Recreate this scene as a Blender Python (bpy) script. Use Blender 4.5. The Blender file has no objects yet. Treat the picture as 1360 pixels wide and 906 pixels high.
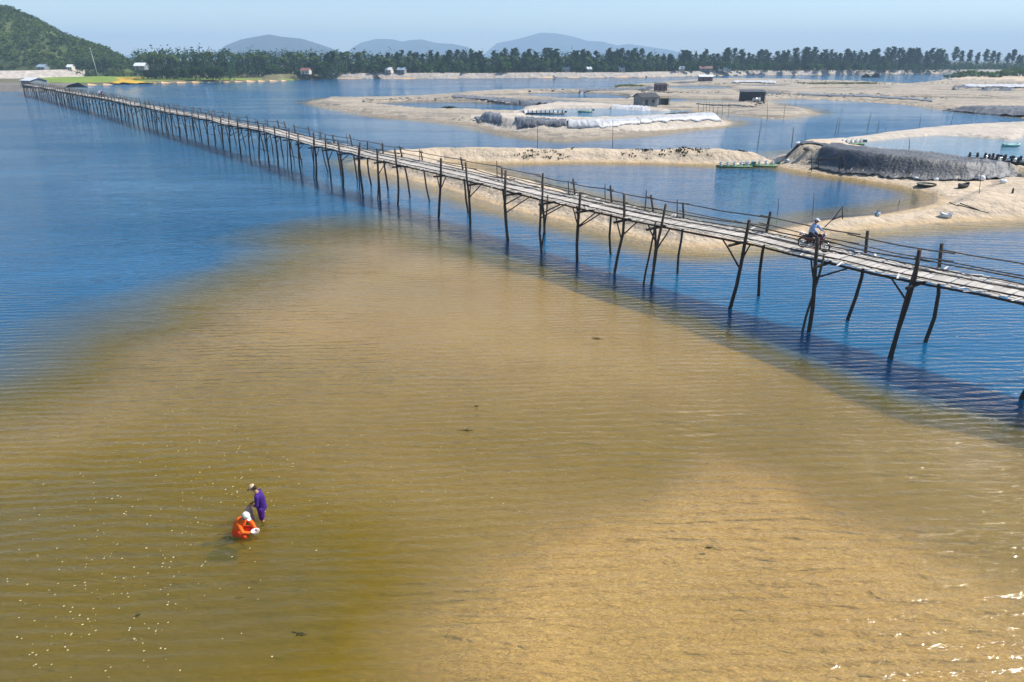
import bpy, bmesh, math, random
import numpy as np
from mathutils import Vector, Matrix, Euler
random.seed(7); rng = np.random.RandomState(7)
S = bpy.context.scene
COL = S.collection
R = math.radians

# ------------------------------------------------------------------ camera, sky, sun, exposure
CAM_H = 13.4; PITCH = R(22.4); FPX = 907.0
cd = bpy.data.cameras.new('camera'); cam = bpy.data.objects.new('camera', cd); COL.objects.link(cam)
cam.location = (0, 0, CAM_H); cam.rotation_euler = (R(90) - PITCH, 0, 0)
cd.sensor_width = 36; cd.lens = 36 * FPX / 1360; cd.clip_end = 40000; cd.clip_start = 0.2
S.camera = cam
SUN_AZ = R(77); SUN_EL = R(49)          # azimuth measured from +Y towards +X
w = bpy.data.worlds.new('World'); S.world = w; w.use_nodes = True
nt = w.node_tree; bg = nt.nodes['Background']; sky = nt.nodes.new('ShaderNodeTexSky')
sky.sky_type = 'NISHITA'; sky.sun_disc = False; sky.sun_elevation = SUN_EL; sky.sun_rotation = SUN_AZ
sky.air_density = 1.0; sky.dust_density = 0.2; sky.ozone_density = 3.2
nt.links.new(sky.outputs[0], bg.inputs[0]); bg.inputs[1].default_value = 0.095
sl = bpy.data.lights.new('sun', 'SUN'); sl.energy = 4.2; sl.angle = R(0.5); sl.color = (1, .95, .87)
so = bpy.data.objects.new('sun', sl); COL.objects.link(so)
sd_ = Vector((math.sin(SUN_AZ) * math.cos(SUN_EL), math.cos(SUN_AZ) * math.cos(SUN_EL), math.sin(SUN_EL)))
so.rotation_euler = sd_.to_track_quat('Z', 'Y').to_euler()
S.view_settings.view_transform = 'Standard'; S.view_settings.look = 'None'
S.view_settings.exposure = 0.85; S.view_settings.gamma = 1.0
S.cycles.max_bounces = 8; S.cycles.transparent_max_bounces = 12; S.cycles.volume_bounces = 0
S.cycles.caustics_reflective = False; S.cycles.caustics_refractive = False
S.cycles.sample_clamp_indirect = 6

def at(px, py, z=0.0):
    """a place seen at a photograph pixel, on the level z"""
    x = (px - 680) / FPX; yd = (py - 453) / FPX
    d = math.sin(PITCH) + yd * math.cos(PITCH); f = math.cos(PITCH) - yd * math.sin(PITCH)
    t = (CAM_H - z) / max(d, 1e-4)
    return Vector((t * x, t * f, z))
def at_dist(px, py, Y):
    x = (px - 680) / FPX; yd = (py - 453) / FPX
    d = math.sin(PITCH) + yd * math.cos(PITCH); f = math.cos(PITCH) - yd * math.sin(PITCH)
    t = Y / f
    return Vector((t * x, Y, CAM_H - t * d))

# ------------------------------------------------------------------ materials
class NT:
    def __init__(s, name):
        s.m = bpy.data.materials.new(name); s.m.use_nodes = True; s.t = s.m.node_tree; s.t.nodes.clear()
        s.out = s.n('ShaderNodeOutputMaterial')
    def n(s, typ, **kw):
        nd = s.t.nodes.new(typ)
        for k, v in kw.items(): setattr(nd, k, v)
        return nd
    def l(s, a, b): s.t.links.new(a, b)
    def math(s, op, a, b=None, clamp=False):
        nd = s.n('ShaderNodeMath', operation=op); nd.use_clamp = clamp
        for i, v in enumerate((a, b)):
            if v is None: continue
            if isinstance(v, (int, float)): nd.inputs[i].default_value = v
            else: s.l(v, nd.inputs[i])
        return nd.outputs[0]
    def pos(s, scale=(1, 1, 1), rot=0, obj=False):
        if obj: src = s.n('ShaderNodeTexCoord').outputs['Object']
        else: src = s.n('ShaderNodeNewGeometry').outputs['Position']
        mp = s.n('ShaderNodeMapping'); mp.inputs['Scale'].default_value = scale; mp.inputs['Rotation'].default_value = (0, 0, rot)
        s.l(src, mp.inputs[0]); return mp.outputs[0]
    def noise(s, vec, scale, detail=3, rough=.55, dist=0):
        nd = s.n('ShaderNodeTexNoise'); nd.inputs['Scale'].default_value = scale; nd.inputs['Detail'].default_value = detail
        nd.inputs['Roughness'].default_value = rough; nd.inputs['Distortion'].default_value = dist
        s.l(vec, nd.inputs['Vector']); return nd.outputs[0]
    def ramp(s, fac, stops):
        nd = s.n('ShaderNodeValToRGB'); e = nd.color_ramp.elements
        while len(e) < len(stops): e.new(.5)
        for i, (p, c) in enumerate(stops): e[i].position = p; e[i].color = (*c, 1) if len(c) == 3 else c
        s.l(fac, nd.inputs[0]); return nd.outputs[0]
    def mix(s, fac, a, b, mode='MIX'):
        nd = s.n('ShaderNodeMix', data_type='RGBA', blend_type=mode)
        for i, v in ((0, fac), (6, a), (7, b)):
            if isinstance(v, (int, float)): nd.inputs[i].default_value = v
            elif isinstance(v, tuple): nd.inputs[i].default_value = (*v, 1)
            else: s.l(v, nd.inputs[i])
        return nd.outputs[2]
    def bump(s, h, dist=.1, strength=1, nrm=None):
        nd = s.n('ShaderNodeBump'); nd.inputs['Distance'].default_value = dist; nd.inputs['Strength'].default_value = strength
        s.l(h, nd.inputs['Height'])
        if nrm is not None: s.l(nrm, nd.inputs['Normal'])
        return nd.outputs[0]
    def pbr(s, col, rough=.8, nrm=None, spec=.3, metal=0, trans=None):
        b = s.n('ShaderNodeBsdfPrincipled')
        if isinstance(col, tuple): b.inputs['Base Color'].default_value = (*col, 1)
        else: s.l(col, b.inputs['Base Color'])
        if isinstance(rough, (int, float)): b.inputs['Roughness'].default_value = rough
        else: s.l(rough, b.inputs['Roughness'])
        b.inputs['Specular IOR Level'].default_value = spec; b.inputs['Metallic'].default_value = metal
        if nrm is not None: s.l(nrm, b.inputs['Normal'])
        s.l(b.outputs[0], s.out.inputs[0]); return b

def mottled(name, c1, c2, scale=3, rough=.8, bump=.02, spec=.3, metal=0, obj=True, vary=0.0):
    n = NT(name); p = n.pos(obj=obj)
    f = n.noise(p, scale, 4)
    col = n.ramp(f, [(.3, c1), (.7, c2)])
    if vary:
        oi = n.n('ShaderNodeObjectInfo'); v = n.math('MULTIPLY_ADD', oi.outputs['Random'], vary)
        v.node.inputs[2].default_value = 1 - vary / 2
        hsv = n.n('ShaderNodeHueSaturation'); n.l(v, hsv.inputs['Value']); n.l(col, hsv.inputs['Color']); col = hsv.outputs[0]
    n.pbr(col, rough, n.bump(n.noise(p, scale * 4, 3), bump), spec, metal)
    return n.m

M = {}
def sand_mat(name, dry1, dry2, wet, grit=(.13, .11, .09), streak=.25):
    n = NT(name); p = n.pos()
    big = n.noise(p, .09, 4, .6); fine = n.noise(p, 1.3, 5, .65)
    col = n.mix(big, dry1, dry2); col = n.mix(n.ramp(fine, [(.35, (0, 0, 0)), (.75, (1, 1, 1))]), col, n.mix(1, col, (.74, .72, .70), 'MULTIPLY'))
    st = n.noise(n.pos((.018, .11, 1), R(4)), 1.6, 4, .7)
    col = n.mix(n.math('MULTIPLY', n.ramp(st, [(.46, (0, 0, 0)), (.62, (1, 1, 1))]), streak), col, (.17, .155, .135))
    spk = n.ramp(n.noise(p, .55, 5, .75), [(.60, (0, 0, 0)), (.68, (1, 1, 1))])
    col = n.mix(n.math('MULTIPLY', spk, .5), col, grit)
    z = n.n('ShaderNodeSeparateXYZ'); n.l(n.n('ShaderNodeNewGeometry').outputs['Position'], z.inputs[0])
    zn = n.math('ADD', z.outputs[2], n.math('MULTIPLY', n.math('SUBTRACT', n.noise(p, .4, 3), .5), .25))
    wetf = n.ramp(n.math('MULTIPLY', zn, 2.0), [(.04, (1, 1, 1)), (.42, (0, 0, 0))])
    col = n.mix(wetf, col, wet)
    n.pbr(col, .9, n.bump(fine, .25, .8, n.bump(n.noise(p, .35, 4, .6), .8, .9)), .15)
    return n.m
M['sand'] = sand_mat('sand', (.60, .49, .36), (.50, .40, .29), (.42, .31, .185))
M['greysand'] = sand_mat('grey_sand', (.46, .39, .30), (.34, .295, .235), (.25, .20, .145), streak=.9)
M['whitesand'] = sand_mat('pale_sand', (.56, .50, .43), (.46, .40, .33), (.38, .31, .22))

# bed of the lagoon: golden rippled sand
n = NT('bed_sand'); p = n.pos()
big = n.noise(p, .16, 4, .6)
col = n.mix(n.ramp(big, [(.32, (0, 0, 0)), (.68, (1, 1, 1))]), (.86, .60, .33), (.77, .50, .22))
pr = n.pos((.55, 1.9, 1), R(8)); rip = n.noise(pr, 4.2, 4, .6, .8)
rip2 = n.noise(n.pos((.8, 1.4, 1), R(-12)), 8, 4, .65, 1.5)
col = n.mix(n.ramp(rip2, [(.38, (0, 0, 0)), (.64, (1, 1, 1))]), n.mix(1, col, (.62, .58, .50), 'MULTIPLY'), col)  # sand mottling; its pale crests also stand in for the caustic light net
weed = n.ramp(n.noise(n.pos((1.5, 1.2, 1), R(35)), 1.7, 4, .6), [(.66, (0, 0, 0)), (.73, (1, 1, 1))])
col = n.mix(n.math('MULTIPLY', weed, .35), col, (.16, .13, .04))
mark = n.ramp(n.noise(n.pos((1, 1.5, 1), R(25)), 3.6, 2, .5), [(.70, (0, 0, 0)), (.75, (1, 1, 1))])
col = n.mix(n.math('MULTIPLY', mark, .38), col, (.17, .12, .04))
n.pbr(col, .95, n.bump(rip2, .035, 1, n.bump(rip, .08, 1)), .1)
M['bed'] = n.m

def water_mat(name, kt=(.34, .46, 1.75), body_c=.42, shallow=(.29, .25, .18), mid=(.138, .110, .010), deep=(.004, .085, .19), wave=1.0, rough=.05, calm=False, tint=(1, 1, 1)):
    n = NT(name)
    a = n.n('ShaderNodeAttribute', attribute_name='depth'); d = a.outputs['Fac']
    rgb = []
    for k, t in zip(kt, tint): rgb.append(n.math('MULTIPLY', n.math('EXPONENT', n.math('MULTIPLY', d, -k * 1.35)), t))
    cb = n.n('ShaderNodeCombineColor')
    for i in range(3): n.l(rgb[i], cb.inputs[i])
    tr = n.n('ShaderNodeBsdfTransparent'); n.l(cb.outputs[0], tr.inputs[0])
    # ripples: long crests lying across the view, finer chop on top, wind streaks that calm the surface
    g1 = n.noise(n.pos((.62, 2.1, 1), R(-7)), 1.05, 3, .5, .5)
    g2 = n.noise(n.pos((.8, 1.9, 1), R(12)), 3.0, 4, .6, .3)
    g3 = n.noise(n.pos((.5, 1.3, 1), R(-3)), .30, 3, .5)
    wv = n.n('ShaderNodeTexWave', wave_type='BANDS', bands_direction='Y', wave_profile='SIN'); wv.inputs['Scale'].default_value = .68
    wv.inputs['Distortion'].default_value = 9; wv.inputs['Detail'].default_value = 3; wv.inputs['Detail Scale'].default_value = .55; n.l(n.pos((.45, 1, 1), R(-7)), wv.inputs['Vector'])
    wind = n.ramp(n.noise(n.pos((.35, 1.4, 1), R(-14)), .035, 3, .6), [(.40, (.35, .35, .35)), (.60, (1, 1, 1))])
    h = n.math('ADD', n.math('ADD', n.math('ADD', n.math('MULTIPLY', g1, .11 * wave), n.math('MULTIPLY', wv.outputs['Fac'], .028 * wave)), n.math('MULTIPLY', g2, .052 * wave)), n.math('MULTIPLY', g3, .12 * wave))
    h = n.math('MULTIPLY', h, wind)
    nrm = n.bump(h, 1.0, 1.0)
    fr = n.n('ShaderNodeFresnel'); fr.inputs[0].default_value = 1.333; n.l(nrm, fr.inputs[1])
    gl = n.n('ShaderNodeBsdfGlossy'); gl.inputs['Roughness'].default_value = rough; n.l(nrm, gl.inputs['Normal'])
    gl.inputs[0].default_value = (1, 1, 1, 1)
    df = n.n('ShaderNodeSubsurfaceScattering', falloff='BURLEY'); df.inputs['Scale'].default_value = 1.0; df.inputs['Radius'].default_value = (.9, 1.1, 1.3)
    dn = n.math('MULTIPLY', d, .4)
    n.l(n.ramp(dn, [(.04, shallow), (.24, mid), (.62, deep)]), df.inputs[0]); n.l(nrm, df.inputs['Normal'])  # reflected sky blue is put into the deep stop of the body colour
    m1 = n.n('ShaderNodeMixShader')
    n.l(n.math('SUBTRACT', 1, n.math('EXPONENT', n.math('MULTIPLY', d, -body_c * 3))), m1.inputs[0])
    n.l(tr.outputs[0], m1.inputs[1]); n.l(df.outputs[0], m1.inputs[2])
    m2 = n.n('ShaderNodeMixShader'); n.l(fr.outputs[0], m2.inputs[0]); n.l(m1.outputs[0], m2.inputs[1]); n.l(gl.outputs[0], m2.inputs[2])
    n.l(m2.outputs[0], n.out.inputs[0])
    return n.m
M['water'] = water_mat('lagoon_water')
M['pond'] = water_mat('pond_water', kt=(.5, .4, .5), deep=(.04, .13, .22), mid=(.10, .18, .22), shallow=(.2, .2, .17), wave=.5)

def wood(name, c1, c2, vary=.5):
    n = NT(name); p = n.pos((1, 1, 1), obj=True)
    f = n.noise(p, 5, 5, .65); f2 = n.noise(n.pos((6, 6, .6), obj=True), 4, 3)
    col = n.mix(f, c1, c2); col = n.mix(n.math('MULTIPLY', f2, .5), col, n.mix(1, col, (.6, .57, .52), 'MULTIPLY'))
    oi = n.n('ShaderNodeObjectInfo'); v = n.math('ADD', n.math('MULTIPLY', oi.outputs['Random'], vary), 1 - vary / 2)
    hsv = n.n('ShaderNodeHueSaturation'); n.l(v, hsv.inputs['Value']); n.l(col, hsv.inputs['Color'])
    n.pbr(hsv.outputs[0], .85, n.bump(f2, .02, .8), .2); return n.m
M['post'] = wood('weathered_post', (.045, .036, .03), (.105, .085, .07))
M['rail'] = wood('weathered_rail', (.10, .082, .068), (.19, .16, .135))
M['plank'] = wood('weathered_plank', (.40, .365, .325), (.58, .545, .50), .34)
M['slat'] = wood('pale_slat', (.55, .52, .48), (.72, .69, .65), .3)
M['tarp'] = mottled('black_sheet', (.025, .028, .034), (.085, .09, .10), .7, .6, .1, .5, obj=False)
M['greytarp'] = mottled('grey_sheet', (.085, .088, .095), (.19, .19, .20), .5, .5, .1, .4, obj=False)
M['whitetarp'] = mottled('white_sheet', (.34, .335, .33), (.56, .56, .565), .5, .5, .1, .4, obj=False)
M['grass'] = mottled('field_grass', (.12, .19, .03), (.22, .29, .05), .05, .9, .1, .1, obj=False)
M['crop'] = mottled('ripe_crop', (.44, .28, .03), (.55, .36, .05), .06, .9, .1, .1, obj=False)
M['land'] = mottled('scrub_ground', (.07, .08, .03), (.20, .17, .11), .06, .95, .2, .1, obj=False)
n = NT('stone_facing'); p = n.pos()
vo = n.n('ShaderNodeTexVoronoi'); vo.inputs['Scale'].default_value = .45; n.l(p, vo.inputs['Vector'])
col = n.mix(n.noise(p, .25, 5, .7), (.30, .27, .24), (.54, .48, .42)); col = n.mix(.45, col, n.mix(1, col, n.ramp(vo.outputs['Color'], [(.1, (.35, .34, .33)), (.9, (1, 1, 1))]), 'MULTIPLY'))
n.pbr(col, .9, n.bump(vo.outputs['Distance'], .3), .2); M['stone'] = n.m
M['redroof'] = mottled('rust_roof', (.16, .07, .06), (.26, .13, .11), 1, .7, .02)
M['whiteroof'] = mottled('pale_metal_roof', (.55, .57, .6), (.75, .77, .8), 1, .4, .02, .5)
M['blueroof'] = mottled('blue_grey_roof', (.22, .3, .38), (.34, .42, .5), 1, .45, .02, .5)
M['darkwall'] = mottled('dark_boards', (.03, .032, .036), (.07, .07, .075), 1.5, .8)
M['purplewall'] = mottled('plum_boards', (.12, .07, .085), (.19, .12, .13), 1.5, .8)
M['greywall'] = mottled('grey_boards', (.16, .18, .19), (.26, .28, .29), 1.5, .8)
M['creamwall'] = mottled('cream_plaster', (.50, .45, .38), (.62, .57, .49), 1.5, .8)
M['thatch'] = mottled('thatch', (.15, .13, .09), (.28, .24, .16), 3, .95, .08)
M['dark'] = mottled('dark_paint', (.012, .012, .014), (.03, .03, .032), 4, .4, .002, .5)
M['darkglass'] = mottled('window_dark', (.02, .025, .03), (.04, .045, .05), 4, .15, .0, .5)
M['rubber'] = mottled('rubber', (.012, .012, .012), (.025, .025, .025), 8, .8)
M['chrome'] = mottled('worn_metal', (.45, .45, .46), (.6, .6, .62), 8, .3, .002, .5, .9)
M['bikered'] = mottled('maroon_paint', (.09, .015, .02), (.13, .03, .035), 3, .3, .002, .6)
M['lens'] = mottled('lamp_lens', (.6, .6, .6), (.75, .75, .75), 3, .1, .0, .7)
M['skin'] = mottled('skin', (.30, .16, .09), (.38, .21, .125), 9, .6, .003)
M['hair'] = mottled('hair', (.012, .01, .009), (.025, .02, .016), 20, .6)
def cloth(name, c, v=.82): return mottled(name, tuple(a * v for a in c), c, 7, .85, .012, .1)
M['purple'] = cloth('purple_cloth', (.055, .022, .19)); M['purpled'] = cloth('dark_purple_cloth', (.075, .02, .19))
M['orange'] = cloth('orange_cloth', (.95, .15, .02)); M['orange2'] = cloth('red_orange_cloth', (.88, .085, .02))
M['whitecloth'] = cloth('white_cloth', (.82, .82, .80)); M['tan'] = cloth('tan_cloth', (.58, .42, .24))
M['shirtblue'] = cloth('pale_blue_cloth', (.34, .45, .68)); M['trouser'] = cloth('dark_trousers', (.05, .05, .065))
M['net'] = cloth('grey_net', (.36, .36, .34)); M['teal'] = mottled('teal_paint', (.05, .16, .16), (.08, .24, .23), 4, .4)
M['turq'] = mottled('turquoise_paint', (.25, .55, .5), (.4, .7, .62), 4, .4)
M['basket'] = mottled('tarred_basket', (.02, .04, .04), (.045, .08, .075), 9, .6, .01)
M['greenfloat'] = mottled('green_float', (.05, .14, .075), (.12, .26, .12), 4, .5); M['whitefloat'] = mottled('white_float', (.65, .68, .66), (.8, .8, .8), 4, .5)
M['rock'] = mottled('rock', (.10, .09, .08), (.24, .22, .19), 2, .9, .05)
M['concrete'] = mottled('concrete', (.38, .37, .35), (.5, .49, .47), 3, .85)
M['foam'] = mottled('foam', (.50, .46, .24), (.74, .70, .48), 12, .9)
M['weed'] = mottled('waterweed', (.03, .035, .012), (.06, .06, .02), 9, .9)
def leaf(name, c1, c2, vary=.6, scale=.12):
    n = NT(name); p = n.pos()
    f = n.noise(p, scale, 4, .65); g = n.noise(p, 1.2, 3, .6)
    col = n.mix(n.ramp(f, [(.3, (0, 0, 0)), (.7, (1, 1, 1))]), c1, c2)
    col = n.mix(n.math('MULTIPLY', g, .6), col, n.mix(1, col, (.55, .6, .5), 'MULTIPLY'))
    oi = n.n('ShaderNodeObjectInfo'); v = n.math('ADD', n.math('MULTIPLY', oi.outputs['Random'], vary), 1 - vary / 2)
    hsv = n.n('ShaderNodeHueSaturation'); n.l(v, hsv.inputs['Value']); n.l(col, hsv.inputs['Color'])
    d = n.n('ShaderNodeBsdfDiffuse'); t = n.n('ShaderNodeBsdfTranslucent'); n.l(hsv.outputs[0], d.inputs[0]); n.l(hsv.outputs[0], t.inputs[0])
    m = n.n('ShaderNodeMixShader'); m.inputs[0].default_value = .3; n.l(d.outputs[0], m.inputs[1]); n.l(t.outputs[0], m.inputs[2]); n.l(m.outputs[0], n.out.inputs[0])
    return n.m
M['needles'] = leaf('casuarina_needles', (.032, .072, .040), (.065, .12, .06))
M['broad'] = leaf('broad_leaves', (.045, .10, .03), (.10, .18, .045))
M['frond'] = leaf('palm_fronds', (.05, .085, .03), (.11, .15, .06))
M['hillleaf'] = leaf('hill_foliage', (.028, .06, .016), (.15, .21, .04), .5, .035)
M['bush'] = leaf('bush_leaves', (.09, .16, .03), (.18, .27, .06), .4)
M['drygrass'] = leaf('dry_grass', (.16, .18, .06), (.26, .26, .10), .4)
M['bark'] = mottled('bark', (.10, .085, .07), (.2, .175, .15), 2, .9)
M['mountain'] = mottled('mountain_forest', (.012, .022, .024), (.022, .034, .03), .002, .95, .0, .1, obj=False)
M['hillsoil'] = mottled('hill_soil', (.05, .07, .025), (.10, .12, .04), .03, .95, .1, .1, obj=False)

# ------------------------------------------------------------------ builders
class MB:
    def __init__(s): s.v = []; s.f = []; s.mi = []; s.cur = 0; s.sm = []
    def quadgrid(s, rows, close=False, smooth=True):
        b = len(s.v); m = len(rows[0])
        for r in rows: s.v.extend([tuple(p) for p in r])
        for i in range(len(rows) - 1):
            for j in range(m if close else m - 1):
                k = (j + 1) % m
                s.face((b + i * m + j, b + i * m + k, b + (i + 1) * m + k, b + (i + 1) * m + j), smooth)
        return b
    def face(s, idx, smooth=False): s.f.append(tuple(idx)); s.mi.append(s.cur); s.sm.append(smooth)
    def poly(s, pts, smooth=False):
        b = len(s.v); s.v.extend([tuple(p) for p in pts]); s.face(range(b, b + len(pts)), smooth)
    def tube(s, path, rad, n=6, caps=True, smooth=True, flat=1.0):
        path = [Vector(p) for p in path]; rad = rad if isinstance(rad, (list, tuple)) else [rad] * len(path)
        rows = []; prev = None
        for i, p in enumerate(path):
            d = (path[min(i + 1, len(path) - 1)] - path[max(i - 1, 0)])
            if d.length < 1e-9: d = Vector((0, 0, 1))
            d.normalize()
            if prev is None: u = d.orthogonal().normalized()
            else:
                u = prev - d * prev.dot(d); u = u.normalized() if u.length > 1e-6 else d.orthogonal().normalized()
            prev = u; vv = d.cross(u)
            rows.append([p + (u * math.cos(2 * math.pi * k / n) + vv * math.sin(2 * math.pi * k / n) * flat) * rad[i] for k in range(n)])
        b = s.quadgrid(rows, True, smooth)
        if caps: s.face(list(range(b, b + n))[::-1]); e = b + (len(rows) - 1) * n; s.face(range(e, e + n))
    def box(s, c, size, rot=None):
        c = Vector(c); hx, hy, hz = [a / 2 for a in size]; b = len(s.v)
        for z in (-hz, hz):
            for x, y in ((-hx, -hy), (hx, -hy), (hx, hy), (-hx, hy)):
                p = Vector((x, y, z)); p = rot @ p if rot is not None else p; s.v.append(tuple(c + p))
        for f in ((0, 3, 2, 1), (4, 5, 6, 7), (0, 1, 5, 4), (1, 2, 6, 5), (2, 3, 7, 6), (3, 0, 4, 7)): s.face([b + i for i in f])
    def ell(s, c, r, n=12, m=8, rot=None, cut=None):
        rows = []
        r = (r, r, r) if isinstance(r, (int, float)) else r
        for i in range(m + 1):
            th = math.pi * i / m * (cut or 1)
            row = []
            for k in range(n):
                ph = 2 * math.pi * k / n; p = Vector((r[0] * math.sin(th) * math.cos(ph), r[1] * math.sin(th) * math.sin(ph), r[2] * math.cos(th)))
                if rot is not None: p = rot @ p
                row.append(Vector(c) + p)
            rows.append(row)
        s.quadgrid(rows, True)
    def torus(s, c, Rr, r, axis='y', n=24, m=8):
        rows = []
        for i in range(n + 1):
            a = 2 * math.pi * i / n; row = []
            for k in range(m):
                b = 2 * math.pi * k / m; q = Rr + r * math.cos(b); x, z, y = q * math.cos(a), q * math.sin(a), r * math.sin(b)
                row.append(Vector(c) + Vector((x, y, z)))
            rows.append(row)
        s.quadgrid(rows, True)
    def mesh(s, name, mats):
        me = bpy.data.meshes.new(name); me.from_pydata(s.v, [], s.f)
        for m in (mats if isinstance(mats, (list, tuple)) else [mats]): me.materials.append(m)
        me.polygons.foreach_set('material_index', s.mi); me.polygons.foreach_set('use_smooth', s.sm); me.update(); return me
    def obj(s, name, mats, parent=None, loc=None):
        return link(name, s.mesh(name, mats), parent, loc)
def link(name, me, parent=None, loc=None):
    o = bpy.data.objects.new(name, me); COL.objects.link(o)
    if parent is not None: o.parent = parent
    if loc is not None: o.location = loc
    return o
def tag(o, label=None, cat=None, group=None, kind=None):
    if label: o['label'] = label
    if cat: o['category'] = cat
    if group: o['group'] = group
    if kind: o['kind'] = kind
    return o
def empty(name, loc, rz=0, label=None, cat=None, group=None):
    o = bpy.data.objects.new(name, None); COL.objects.link(o); o.location = loc; o.rotation_euler = (0, 0, rz)
    o.empty_display_size = .3
    return tag(o, label, cat, group)
def copy_tree(o, parent=None):
    c = o.copy(); COL.objects.link(c); c.parent = parent
    for ch in list(o.children): copy_tree(ch, c)
    return c

# ------------------------------------------------------------------ noise and height field
def vnoise(x, y, seed=0):
    xi = np.floor(x).astype(np.int64); yi = np.floor(y).astype(np.int64); fx = x - xi; fy = y - yi
    def h(a, b):
        v = (a * 374761393 + b * 668265263 + seed * 974711) & 0xffffffff
        v = ((v ^ (v >> 13)) * 1274126177) & 0xffffffff
        return ((v ^ (v >> 16)) & 0xffff) / 65535.0
    u = fx * fx * (3 - 2 * fx); v = fy * fy * (3 - 2 * fy)
    return (h(xi, yi) * (1 - u) + h(xi + 1, yi) * u) * (1 - v) + (h(xi, yi + 1) * (1 - u) + h(xi + 1, yi + 1) * u) * v - .5
def fbm(x, y, s, oc=4, seed=0):
    r = 0; a = 1
    for i in range(oc): r = r + a * vnoise(x / s, y / s, seed + i); s /= 2.1; a *= .5
    return r
def W(pts):  # pixel points (px,py[,z]) -> places in the world
    return np.array([[*at(*p)[:2]] for p in pts])
def sdf(x, y, poly, margin=60):
    """signed distance, positive inside; -margin where far away"""
    out = np.full(x.shape, -float(margin)); lo = poly.min(0) - margin; hi = poly.max(0) + margin
    m = (x > lo[0]) & (x < hi[0]) & (y > lo[1]) & (y < hi[1])
    if not m.any(): return out
    px, py = x[m], y[m]; d = np.full(px.shape, 1e18); ins = np.zeros(px.shape, bool)
    n_ = len(poly)
    for i in range(n_):
        a = poly[i]; b = poly[(i + 1) % n_]; e = b - a; wx = px - a[0]; wy = py - a[1]
        t = np.clip((wx * e[0] + wy * e[1]) / max(e @ e, 1e-9), 0, 1)
        d = np.minimum(d, (wx - e[0] * t) ** 2 + (wy - e[1] * t) ** 2)
        c = ((a[1] <= py) != (b[1] <= py)); 
        if abs(e[1]) > 1e-12: ins ^= c & (px < a[0] + (py - a[1]) / e[1] * e[0])
    d = np.sqrt(d); out[m] = np.maximum(np.where(ins, d, -d), -margin); return out
def sstep(a, b, x): t = np.clip((x - a) / (b - a), 0, 1); return t * t * (3 - 2 * t)

LAND = {}
LAND['A'] = (W([(470, 214), (500, 222), (590, 214.5), (680, 216), (760, 215), (850, 216), (930, 218), (1020, 220), (1045, 223), (1034, 205, .9), (960, 199, .9), (900, 197, .9), (760, 197, .9), (640, 196, .9), (560, 199, .8), (525, 204, .5)]), 1.15, 2.6)
LAND['B'] = (W([(472, 216), (500, 226), (540, 238), (590, 250), (640, 265), (680, 277), (740, 291), (800, 306), (850, 319), (900, 329), (945, 331), (1000, 327), (1060, 317), (1140, 306), (1250, 297), (1360, 293), (1500, 291), (1700, 290), (1700, 240), (1400, 240), (1300, 243), (1262, 258), (1238, 265, .5), (1180, 272, .7), (1100, 281, .8), (1040, 292, .8), (1000, 300, .8), (930, 296, .6), (860, 276, .6), (780, 256, .6), (700, 238, .5), (640, 224, .4), (600, 216, .4), (560, 206, .4)]), .95, 2.4)
LAND['D'] = (W([(1020, 218), (1040, 223), (1080, 230), (1120, 235), (1160, 241), (1200, 248), (1235, 256), (1256, 266), (1300, 274), (1700, 300), (1700, 240), (1300, 232), (1150, 220), (1040, 205)]), .55, 3)
LAND['P'] = (W([(1018, 217.5), (1040, 219, .2), (1080, 225.5, .3), (1120, 231, .4), (1160, 235.5, .4), (1190, 238, .4), (1225, 240.5, .4), (1262, 242.5, .4), (1300, 243.8, .4), (1360, 243, .3), (1480, 258, 1), (1700, 294, 1), (1700, 155, 1.95), (1500, 155, 1.95), (1360, 158, 1.95), (1300, 161, 1.95), (1245, 164, 1.95), (1200, 167.5, 1.95), (1150, 173, 1.95), (1100, 181, 1.95), (1070, 186, 1.95), (1040, 193, 1.6)]), 2.95, 2.6)
LAND['C'] = (W([(406, 136), (440, 144), (480, 151), (520, 156), (560, 160), (600, 164), (640, 171), (690, 181), (750, 187), (800, 184), (850, 179), (900, 173), (960, 167), (975, 163), (962, 158), (935, 152), (905, 147), (950, 149), (1000, 155), (1040, 158), (1090, 151), (1070, 144), (1030, 138), (1022, 133), (1060, 131), (1100, 132), (1160, 135), (1220, 140), (1242, 144), (1275, 149), (1310, 152), (1360, 156), (1500, 163), (1700, 170), (1700, 106), (1300, 107), (1240, 108), (1200, 112), (1140, 109), (1080, 107), (1010, 105), (930, 105), (860, 111), (830, 114), (800, 119.5), (720, 120), (650, 121), (600, 125), (540, 129), (480, 131), (430, 131)]), .5, 3.0)
LAND['J'] = (W([(628, 161.5, .5), (660, 168, .5), (690, 172.5, .5), (750, 174.5, .5), (800, 175, .5), (850, 172, .5), (905, 168, .5), (964, 165, .3), (962, 155, 1.2), (900, 145, 1.9), (862, 141, 1.9), (800, 136, 1.9), (740, 134, 1.9), (690, 137, 1.9), (680, 149, 1.9), (630, 148.5, 1.6)]), 2.0, 3.0)
LAND['S'] = (W([(1246, 107.5), (1300, 109), (1400, 110), (1800, 112), (1800, 100), (1500, 100), (1320, 102), (1270, 105)]), 2.0, 5)
LAND['L'] = (W([(-900, 128), (-300, 122), (0, 119), (25, 117.5), (32, 115), (60, 113.5), (100, 113.2), (150, 112.4), (200, 110.5), (300, 109), (380, 107.5), (400, 105.5), (430, 104.6), (560, 104.2), (700, 103.5), (850, 102.4), (1000, 99.8), (1130, 99), (1250, 98), (1300, 98), (1400, 98), (1800, 98.5)]).tolist(), 1.0, 6)
Lp = LAND['L'][0]; shore = [tuple(p) for p in Lp]
LAND['L'] = (np.array(Lp + [[9000, Lp[-1][1]], [9000, 9400], [-10500, 9400], [-10500, Lp[0][1]]]), 1.0, 6)
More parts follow.
